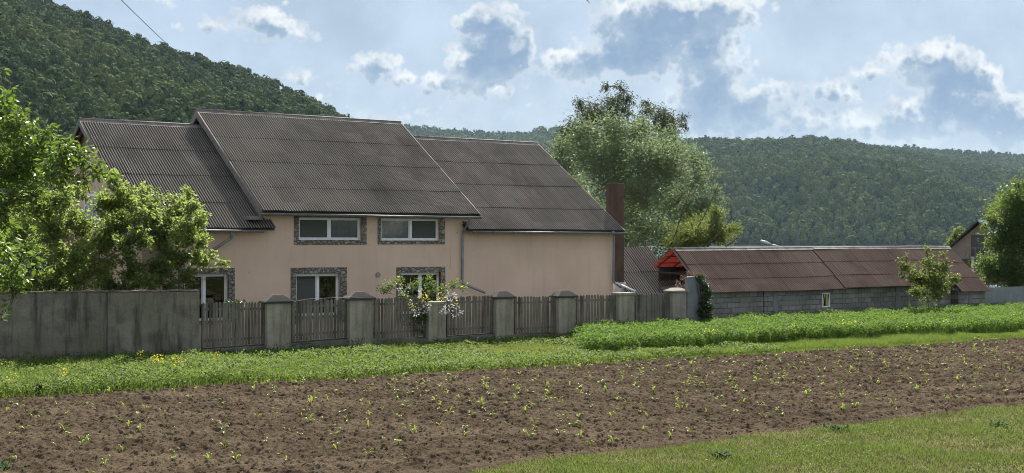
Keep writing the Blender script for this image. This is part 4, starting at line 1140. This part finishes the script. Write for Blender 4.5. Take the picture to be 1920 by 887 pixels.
# ivy on the slab, red creeper behind the roughcast pillar
iv = thing('ivy', 'dark green ivy climbing the right side of the upright grey slab', 'ivy', lot(T(1325, -.2), -.2, 0), inlot=False)
m = MB(); 
for k in range(5):
    g = np.random.default_rng(k + 90); m.tube(curve(lot(T(1318 + k * 2, -.2), -.2, 0), lot(T(1306 + k * 6, -.2), -.2, 1.9), g, 0, 8, .03), .012, 5)
m.build('stem', M['bark'], iv)
blob_leaves('foliage', [(1318, 525, 7), (1322, 540, 8), (1326, 555, 9), (1320, 570, 9), (1318, 585, 10), (1328, 590, 9), (1330, 575, 8), (1310, 520, 5), (1328, 603, 10), (1332, 548, 6)], 1500, .10, L['ivy'], iv, 8, Y=50.45, aspect=.7)
rv = thing('red_creeper', 'tuft of reddish creeper between the roughcast pillar and the grey slab', 'creeper', lot(T(1280, .35), .35, 0), inlot=False)
m = MB(); g = np.random.default_rng(77)
for k in range(4): m.tube(curve(lot(T(1280, .3), .3, 0), at(1272 + k * 9, 530 - k * 4, 51.1), g, 0, 7, .04), .012, 5)
m.build('stem', M['bark'], rv)
blob_leaves('foliage', [(1275, 535, 7), (1283, 522, 8), (1294, 514, 8), (1305, 515, 6), (1268, 528, 4), (1316, 517, 5)], 300, .075, L['redvine'], rv, 9, Y=51.2, aspect=.5)
# twigs of shrub poking over first panel
vt_ = tree('fence_creeper', 'small leafy creeper caught in the top of the widest picket panel', 'creeper', lot(T(440, .1), .1, 0), 1.2,
     cl([(438, 572, 9), (450, 568, 8), (445, 582, 8), (428, 569, 6), (455, 578, 6)], 40.2, .12, 15), 420, .08, L['ivy'], M['bark'], 115, .012, 6, twig_r=.004)

# ------------------------------------------------------------------ ground cover
def edge_noise(t, s=1.0): return .25 * np.sin(t * 1.3 + 1) + .15 * np.sin(t * 3.7)
def blades(name, x, y, h, w, mat, label, cat, seed, val, z0=0.0, lean=.35):
    g = np.random.default_rng(seed); n = len(x); th = g.uniform(0, 6.283, n)
    dx, dy = np.cos(th), np.sin(th); l = g.uniform(0, lean, n) * 2 * h; ph = g.uniform(0, 6.283, n); lx, ly = np.cos(ph) * l, np.sin(ph) * l
    B = np.stack([x, y, np.full(n, z0)], -1); S = np.stack([dx * w, dy * w, np.zeros(n)], -1)
    Mi = B + np.stack([lx * .35, ly * .35, h * .6], -1); Tp = B + np.stack([lx, ly, h], -1)
    V = np.stack([B - S, B + S, Mi + S * .7, Tp, Mi - S * .7], 1)
    i = np.arange(n)[:, None] * 5
    Fq = np.concatenate([i + np.array([[0, 1, 2, 4]]), i + np.array([[4, 2, 3, 3]])])
    # second face is a triangle written as its own quad strip: use tip duplicate
    V = np.concatenate([V, Tp[:, None] + S[:, None] * .05], 1); i = np.arange(n)[:, None] * 6
    Fq = np.concatenate([i + np.array([[0, 1, 2, 4]]), i + np.array([[4, 2, 5, 3]])])
    v = np.clip(val + g.normal(0, .14, n), 0, 1)
    o = mesh_np(name, V.reshape(-1, 3), Fq, mat, attrs={'v': np.repeat(v, 6)})
    return tag(o, label, cat, kind='stuff')

def lawn():
    g = np.random.default_rng(3); n = 260000
    t = g.uniform(-6, 22, n); dd = -20.75 - g.random(n) ** 1.15 * 9.5 + .25 * g.random(n); x, y = lot_np(t, dd)
    front = FRONT_D(t) + edge_noise(t) * .5
    px = CX + F * x / np.maximum(y, 1); py = HY + F * CH / np.maximum(y, 1)
    pat = vnoise(x * .9 + 40, y * .9 + 40, 61)
    bare = (np.hypot((px - 1755) / 60, (py - 779) / 9) < 1) & (g.random(n) < .85)
    k = (dd < front) & (y > 17.5) & (px > 500) & (px < 2200) & (g.random(n) < .45 + .9 * pat) & ~bare
    x, y, pat = x[k], y[k], pat[k]
    p2 = .5 * vnoise(x * 2.5 + 11, y * 2.5 + 7, 62) + .5 * vnoise(x * 6, y * 6, 65)
    blades('lawn', x, y, .035 + .05 * g.random(len(x)) * (.6 + pat), .006, L['lawn'], 'short mown grass with dry patches in the foreground corner', 'grass', 4,
           np.clip(.05 + .75 * pat + 1.1 * (p2 - .5), 0, 1), -.015, .6)
    m = 26000
    t = g.uniform(-6, 22, m); dd = -20.9 - g.random(m) * 9; x, y = lot_np(t, dd); cl_ = vnoise(x * 1.6 + 5, y * 1.6 + 9, 63) > .62
    px = CX + F * x / np.maximum(y, 1)
    x, y = x[cl_ & (y > 17.5) & (px > 500) & (px < 2200)], y[cl_ & (y > 17.5) & (px > 500) & (px < 2200)]
    P = np.stack([x, y, .02 + .05 * g.random(len(x))], -1)
    tag(foliage('lawn_clover', P, .035, L['strip'], None, 64, aspect=.8, up=1.4), 'patches of broad leaved clover in the mown grass', 'clover', kind='stuff')
lawn()

def strip():
    g = np.random.default_rng(13); n = 210000
    t = g.uniform(-19, 34, n); b = BACK_D(t) + edge_noise(t) * .6 + .05; top = np.where(t < 9, -.15, -5.9)
    top = np.where((t >= 9), np.interp(t, [9, 17, 26, 32], [-6.3, -5.9, -7.4, -8]), top)
    dd = b + (top - b) * g.random(n); x, y = lot_np(t, dd)
    px = CX + F * x / y; py = HY + F * CH / y
    dry = np.exp(-(((px - 985) / 105) ** 2 + ((py - 658) / 12) ** 2)) + .6 * np.exp(-(((px - 880) / 60) ** 2 + ((py - 662) / 8) ** 2))
    pat = vnoise(x * .8, y * .8, 71); nearwall = np.clip((dd - b) / (top - b + 1e-6), 0, 1)
    tall = .10 + .22 * pat * np.clip(1 - dry * 1.3, 0, 1) + np.where(t < -3, .1, 0)
    h = tall * g.uniform(.5, 1.2, n) * np.clip((dd - b) / .5, .35, 1)
    blades('grass_strip', x, y, h, .006, L['strip'], 'green grass strip between the fence and the tilled field', 'grass', 14, np.clip(.45 + .4 * pat + dry * .7 - .1, 0, 1), -.02, .4)
    n = 120000
    t = g.uniform(-19, 14, n); b = BACK_D(t) + edge_noise(t) * .6 + .25; dd = b + (-.2 - b) * g.random(n); x, y = lot_np(t, dd)
    px = CX + F * x / y; py = HY + F * CH / y
    dry = np.exp(-(((px - 985) / 105) ** 2 + ((py - 658) / 12) ** 2))
    pat = .5 * vnoise(x * 1.3 + 9, y * 1.3, 72) + .5 * vnoise(x * 3.4, y * 3.4, 75); ht = (.06 + .42 * pat * np.where(t < -3, 1.15, .75)) * (1 - .8 * np.clip(dry, 0, 1))
    k = (g.random(n) > dry * 1.2) & (g.random(n) < .35 + pat)
    P = np.stack([x, y, ht * g.random(n) ** .6], -1)[k]
    tag(foliage('meadow_weeds', P, .075, L['strip'], None, 15, val=(.3 + .35 * pat)[k], aspect=.7, up=1.0), 'leafy low weeds and clover along the foot of the wall and fence', 'weeds', kind='stuff')
    # dark tangle right at the foot of the wall
    n = 9000; t = g.uniform(-19, 12, n); dd = -.15 - .55 * g.random(n) ** 1.5; x, y = lot_np(t, dd); pat = vnoise(t * 1.6 + 3, dd, 73)
    P = np.stack([x, y, (.1 + .55 * pat ** 2) * g.random(n)], -1)
    tag(foliage('wall_foot_weeds', P, .06, L['ivy'], None, 16, aspect=.5), 'dark leafy tangle at the foot of the concrete wall', 'weeds', kind='stuff')
strip()

def alfalfa():
    g = np.random.default_rng(23); n = 210000
    t = 7.2 + 38 * g.random(n); f = np.interp(t, [7.2, 7.6, 8.3, 11, 17, 25, 45], [-3.2, -5.6, -6.5, -6.85, -6.3, -7.7, -9.2]) + .22 * np.sin(t * 2.1) + .16 * np.sin(t * 5.3)
    bk = np.where(t < 18.3, -.25, .35)
    s = g.random(n) ** 1.25; dd = f + (bk - f) * s; x, y = lot_np(t, dd)
    left = np.clip((t - 7.2) / .5, 0, 1)
    pat = vnoise(x * 1.4 + 3, y * 1.4, 81) * .5 + vnoise(x * 3.2, y * 3.2, 82) * .5
    H = (.42 + .38 * pat) * np.clip((dd - f + .25) / .35, .55, 1) * (.6 + .4 * left) * np.interp(t, [7, 12, 30, 45], [1.0, .95, .92, .9])
    z = H * g.random(n) ** .45
    P = np.stack([x, y, z], -1); px = CX + F * x / y; ke = px > 1084 + 9 * np.sin(dd * 4) + 26 * g.random(n) ** 2; P, pat, z = P[ke], pat[ke], z[ke]
    tag(foliage('alfalfa_crop', P, .088, L['alfalfa'], None, 24, val=np.clip(.12 + .5 * pat + .3 * z / .7, 0, 1), aspect=.55, up=.8), 'knee high bright green alfalfa growing before the shed', 'crop', kind='stuff')
    n = 40000; t = 7.4 + 37 * g.random(n); f = np.interp(t, [7.2, 7.6, 8.3, 11, 17, 25, 45], [-3.2, -5.6, -6.5, -6.85, -6.3, -7.7, -9.2]) + .22 * np.sin(t * 2.1) + .16 * np.sin(t * 5.3)
    dd = f + (-.2 - f) * g.random(n) ** 2; x, y = lot_np(t, dd); ke = CX + F * x / y > 1095; x, y, n = x[ke], y[ke], int(ke.sum())
    blades('alfalfa_stems', x, y, .35 + .3 * g.random(n), .0035, L['alfalfa'], 'thin green stems inside the alfalfa', 'crop', 25, np.full(n, .3), -.02, .15)
alfalfa()

def flowers():
    g = np.random.default_rng(33)
    spots = [(120, 696, 10, 4), (20, 710, 8, 3), (262, 664, 8, 5), (294, 673, 14, 5), (333, 676, 12, 4), (405, 669, 10, 3)]
    P = []
    for (px, py, rx, ry) in spots:
        Y = F * (CH - .42) / (py - HY)
        for _ in range(int(rx * ry * 1.1)):
            a = g.normal(0, .6, 2); yy = Y + a[1] * .5; P.append(((px + a[0] * rx - CX) / F * yy, yy, .32 + .22 * g.random()))
    tag(foliage('yellow_wildflowers', np.array(P), .036, L['flower'], None, 34, aspect=1.0, up=1), 'small yellow wildflowers scattered in the grass below the concrete wall', 'flowers', kind='stuff')
    P = []
    for (px, py, rx, ry) in [(1330, 623, 10, 3), (1595, 607, 20, 4), (1665, 598, 8, 4), (1900, 590, 10, 4), (1490, 612, 10, 3), (1560, 600, 5, 2), (1860, 588, 6, 3), (1775, 603, 8, 3), (1700, 612, 6, 2)]:
        Y = F * (CH - .62) / (py - HY)
        for _ in range(int(rx * ry * .5)):
            a = g.normal(0, .6, 2); yy = Y + a[1] * .8; P.append(((px + a[0] * rx - CX) / F * yy, yy, .62 + .1 * g.random()))
    tag(foliage('yellow_crop_flowers', np.array(P), .04, L['flower'], None, 35, aspect=1.0, up=1), 'sparse yellow flowers in the top of the alfalfa', 'flowers', kind='stuff')
flowers()

# tall grass clumps by the fruit tree, dock plants, weeds
def clump_plant(name, label, cat, x, y, h, n, w, mat, seed, spread=.12, lean=.3, val=.5, group=None):
    g = np.random.default_rng(seed); V = []; Fc = []; vv = []
    for i in range(n):
        th = g.uniform(0, 6.283); hh = h * g.uniform(.6, 1.05); le = lean * hh * g.uniform(.3, 1.3); bx, by = g.normal(0, spread * .4, 2)
        dr = np.array([math.cos(th), math.sin(th), 0]); sd_ = np.array([-dr[1], dr[0], 0]) * w
        pts = [np.array([bx, by, 0]) + dr * le * s ** 1.6 + np.array([0, 0, hh * (s - .18 * s ** 3)]) for s in (0, .3, .6, .85, 1)]
        ws = (.5, 1, .85, .5, .05); b = len(V)
        for p, q in zip(pts, ws): V += [p - sd_ * q, p + sd_ * q + np.array([0, 0, w * .3 * q])]
        Fc += [(b + 2 * k, b + 2 * k + 1, b + 2 * k + 3, b + 2 * k + 2) for k in range(4)]; vv += [g.random() * .5 + val - .25] * 10
    o = mesh_np(name, np.array(V), np.array(Fc), mat, attrs={'v': np.clip(vv, 0, 1)}, smooth=True); o.location = (x, y, 0)
    return tag(o, label, cat, group)
for k, (px, hh) in enumerate(((1708, 1.35), (1727, 1.3), (1739, 1.22))):
    c = lot(T(px, -.5), -.5, 0)
    clump_plant('tall_grass', ['leftmost tall grass tuft sticking out of the crop beneath the small fruit tree', 'middle tall grass tuft beneath the small fruit tree', 'rightmost tall grass tuft beneath the small fruit tree'][k],
                'grass tuft', c[0], c[1], hh, 26, .012, L['weed'], 200 + k, .22, .10, .7, 'tall grass tufts beside the fruit tree')
dY = F * CH / (738 - HY)
clump_plant('dock_plant', 'dock plant with big upright grey leaves at the left edge of the field', 'weed', *gpt(76, dY)[:2], .42, 7, .05, L['weed'], 210, .08, .45, .45)
for k, (px, py, lb) in enumerate(((965, 683, 'low dark green weed rosette on the grass edge below the fence end'), (1870, 800, 'grey green leafy weed in the mown grass near the right edge'), (1352, 858, 'pale weed clump in the mown grass at the bottom of the photo'),
                              (1570, 806, 'leafy weed where the mown grass meets the bare field'), (265, 722, 'low weed at the left edge of the tilled field below the wall'), (12, 884, 'weed tuft in the bottom left corner of the field'))):
    Y = F * CH / (py - HY); clump_plant('weed', lb, 'weed', *gpt(px, Y)[:2], .16 if k != 5 else .22, 34, .02, L['weed'], 220 + k, .2, .9, .45)

# ------------------------------------------------------------------ maize seedlings
def seedling_mesh(k):
    g = np.random.default_rng(500 + k); V = []; Fc = []; vv = []; nb = int(g.integers(3, 6)); rot = g.uniform(0, 6.28)
    for i in range(nb):
        th = rot + (math.pi if i % 2 else 0) + g.normal(0, .35); Ln = g.uniform(.11, .22); rise = g.uniform(.65, 1.15); w = g.uniform(.010, .017)
        dr = np.array([math.cos(th), math.sin(th), 0]); sd_ = np.array([-dr[1], dr[0], 0])
        b = len(V)
        for s, q in zip((0, .2, .45, .7, .88, 1), (.45, .9, 1, .8, .45, .05)):
            p = dr * Ln * s ** 1.3 * (1.1 - .5 * rise) + np.array([0, 0, Ln * (rise * 1.25 * s - (.9 - .25 * rise) * s ** 3 + .05)])
            V += [p - sd_ * w * q + np.array([0, 0, w * .7 * q]), p, p + sd_ * w * q + np.array([0, 0, w * .7 * q])]
        for j in range(5):
            for c in (0, 1): Fc.append((b + 3 * j + c, b + 3 * j + c + 1, b + 3 * j + c + 4, b + 3 * j + c + 3))
        vv += [np.clip(g.uniform(.1, .9), 0, 1)] * 18
    return np.array(V), np.array(Fc), np.array(vv)

def maize():
    g = np.random.default_rng(91); pos = []
    d = -8.0
    while d > -20.4:
        t = -17.0 + g.random()
        while t < 34:
            tt, dd = t + g.normal(0, .14), d + g.normal(0, .09)
            x, y, _ = lot(tt, dd)
            if BACK_D(tt) - .25 > dd > FRONT_D(tt) + .5:
                px, py = CX + F * x / y, HY + F * CH / y
                keep = .85 if px > 500 else .55
                if dd < -18.4: keep *= .45
                if -30 < px < 1950 and py < 900 and g.random() < keep: pos.append((x, y))
            t += g.uniform(.5, 1.1)
        d -= .68
    pos = sorted(pos, key=lambda p: p[1]); protos = []
    print('maize', len(pos))
    for k in range(12):
        V, Fc, vv = seedling_mesh(k)
        protos.append((V, Fc, vv))
    lab = 'young yellow green maize seedling on the bare brown field'
    base = []
    for k, (V, Fc, vv) in enumerate(protos):
        if k >= len(pos): break
        o = mesh_np('maize_seedling', V, Fc, L['maize'], attrs={'v': vv}, smooth=True); tag(o, lab, 'seedling', 'maize seedlings on the tilled field')
        base.append(o)
    used = 0
    for i, (x, y) in enumerate(pos[:300]):
        k = i % 12; s = g.uniform(.65, 1.25); rz = g.uniform(0, 6.28)
        o = base[k]
        if i >= 12: o = base[k].copy(); col.objects.link(o)
        o.location = (x, y, .035); o.rotation_euler = (0, 0, rz); o.scale = (s, s, s * g.uniform(.85, 1.15))
    Vs, Fs, As = [], [], []; b = 0
    for (x, y) in pos[300:]:
        V, Fc, vv = protos[int(g.integers(0, 12))]; s = g.uniform(.65, 1.25); a = g.uniform(0, 6.28); c, si = math.cos(a), math.sin(a)
        W_ = np.stack([(V[:, 0] * c - V[:, 1] * si) * s + x, (V[:, 0] * si + V[:, 1] * c) * s + y, V[:, 2] * s + .035], -1)
        Vs.append(W_); Fs.append(Fc + b); As.append(vv); b += len(V)
    if Vs:
        o = mesh_np('far_maize_seedlings', np.concatenate(Vs), np.concatenate(Fs), L['maize'], attrs={'v': np.concatenate(As)}, smooth=True)
        tag(o, 'farther young maize seedlings dotted over the back of the tilled field', 'seedlings', kind='stuff')
maize()

# ------------------------------------------------------------------ far right: grey metal fence and A-frame cottage
mf = thing('metal_fence', 'grey sheet metal fence right of the shed below the dark tree', 'fence', (T(1857, .6), .6, 0))
mb = MB(); a, b = st2 - .12, T(2010, .6); zt = Z(1890, 538, .6); n = int((b - a) / .03); vs = []
for i in range(n + 1):
    t = a + (b - a) * i / n; o = .018 if (i // 4) % 2 else 0
    vs += [(t, .6 + o, 0), (t, .6 + o, zt)]
mb.add(vs, [(2 * i, 2 * i + 2, 2 * i + 3, 2 * i + 1) for i in range(n)]); mb.build('sheet', M['mfence'], mf)
for k in range(3):
    mb = MB(); t = a + .05 + k * (b - a - .1) / 2; mb.box((t - .03, .64, 0), (t + .03, .7, zt)); mb.build('post', M['zincdark'], mf)
for k in (.2, zt - .12):
    mb = MB(); mb.box((a, .62, k), (b, .65, k + .05)); mb.build('rail', M['zincdark'], mf)

def cottage():
    Y = 108.0; bx, by, _ = gpt(1833, Y); ca = R(52)
    o = bpy.data.objects.new('cottage', None); col.objects.link(o); o.location = (bx, by, 0); o.rotation_euler = (0, 0, ca); o['_org'] = [0., 0., 0.]
    tag(o, 'steep roofed tan cottage with a balcony beyond the right end of the shed', 'cottage')
    za = CH + (HY - 412) / F * Y; hw = 3.3; ze = CH - (474 - HY) / F * Y - .2; Ld = 9
    w = MB(); w.prism([(-hw + .5, -.1), (-hw + .5, ze + .3), (0, za - .35), (hw - .5, ze + .3), (hw - .5, -.1)], 0, .5, Ld - .5); w.build('wall', M['tan'], o)
    for s, m_ in ((1, M['soffit']), (-1, M['steelblue'])):
        r = MB(); e = s * hw
        r.slab([(0, 0, za), (Ld, 0, za), (Ld, e, ze), (0, e, ze)][::s], .16); ro = r.build('roof', m_, o)
    d = MB(); d.box((.46, -.7, 2.3), (.52, .7, 4.1)); dd_ = d.build('balcony_door', M['soffit'], o)
    p = MB(); p.box((.44, -.6, 2.5), (.47, .6, 4.0)); p.build('pane', M['glass'], dd_)
    s = MB(); s.box((-1.4, -hw + .3, 2.1), (.5, hw - .3, 2.25)); so = s.build('balcony', M['slabgrey'], o)
    rl_ = MB()
    for k in range(14): y = -hw + .35 + k * (2 * hw - .7) / 13; rl_.box((-1.38, y - .02, 2.25), (-1.34, y + .02, 3.0))
    rl_.box((-1.4, -hw + .3, 3.0), (-1.32, hw - .3, 3.06)); rl_.build('railing', M['slabgrey'], so)
    for y in (-hw + .4, 0, hw - .4):
        q = MB(); q.box((-1.3, y - .09, 0), (-1.12, y + .09, 2.1)); q.build('post', M['white_render'], o)
cottage()

# ------------------------------------------------------------------ street lamp, overhead cable, bird
sl = thing('street_lamp', 'grey street lamp whose head shows just above the shed ridge', 'street lamp', gpt(1474, 84), inlot=False)
mb = MB(); p0 = gpt(1474, 84); top = at(1474, 466, 84); mb.tube([p0, (top[0], 84, top[2] - .3), top], [.07, .05, .045], 8); mb.build('pole', M['lamp'], sl)
mb = MB(); a = Vector(at(1473, 466, 84)); b = Vector(at(1446, 458, 84)); mb.tube([a, a.lerp(b, .5) + Vector((0, 0, .02)), b], .028, 7); mb.build('arm', M['lamp'], sl)
mb = MB(); c = Vector(at(1427, 452, 84)); mb.tube([b, b.lerp(c, .3), b.lerp(c, .7), c, c + Vector((-.05, 0, -.06))], [.04, .09, .11, .08, .03], 8); mb.build('lamp_head', M['lamp'], sl)
mb = MB(); a, b = Vector(at(60, -170, 26)), Vector(at(405, 160, 95))
pts = []
for k in range(25):
    s = k / 24; q = a.lerp(b, s); q.z -= 4 * s * (1 - s) * .25; pts.append(q)
mb.tube(pts, .013, 6); cbl = mb.build('overhead_cable', M['cable'], None, tuple(a)); cbl.location = a
tag(cbl, 'single dark overhead cable crossing the sky at upper left above the hill', 'cable')
bo = thing('bird', 'dark bird flying at the top edge of the sky', 'bird', at(1088, -6, 60), inlot=False)
mb = MB(); c = Vector(at(1088, -6, 60)); mb.tube([c + Vector((-.22, 0, .0)), c + Vector((-.1, 0, .02)), c + Vector((.05, 0, .03)), c + Vector((.16, 0, .01)), c + Vector((.21, 0, 0))], [.01, .045, .055, .035, .008], 8); mb.build('body', M['bird'], bo)
for s in (1, -1):
    mb = MB()
    mb.add([c + Vector((-.06, 0, .05)), c + Vector((.1, 0, .05)), c + Vector((.28 * 1, -.32 * s, .0)), c + Vector((.50, -.6 * s, -.2)), c + Vector((.30, -.42 * s, -.05))], [(0, 1, 2, 4), (4, 2, 3)])
    w_ = mb.build('wing', M['bird'], bo); md = w_.modifiers.new('t', 'SOLIDIFY'); md.thickness = .02

for o in bpy.data.objects:
    if '_org' in o: del o['_org']
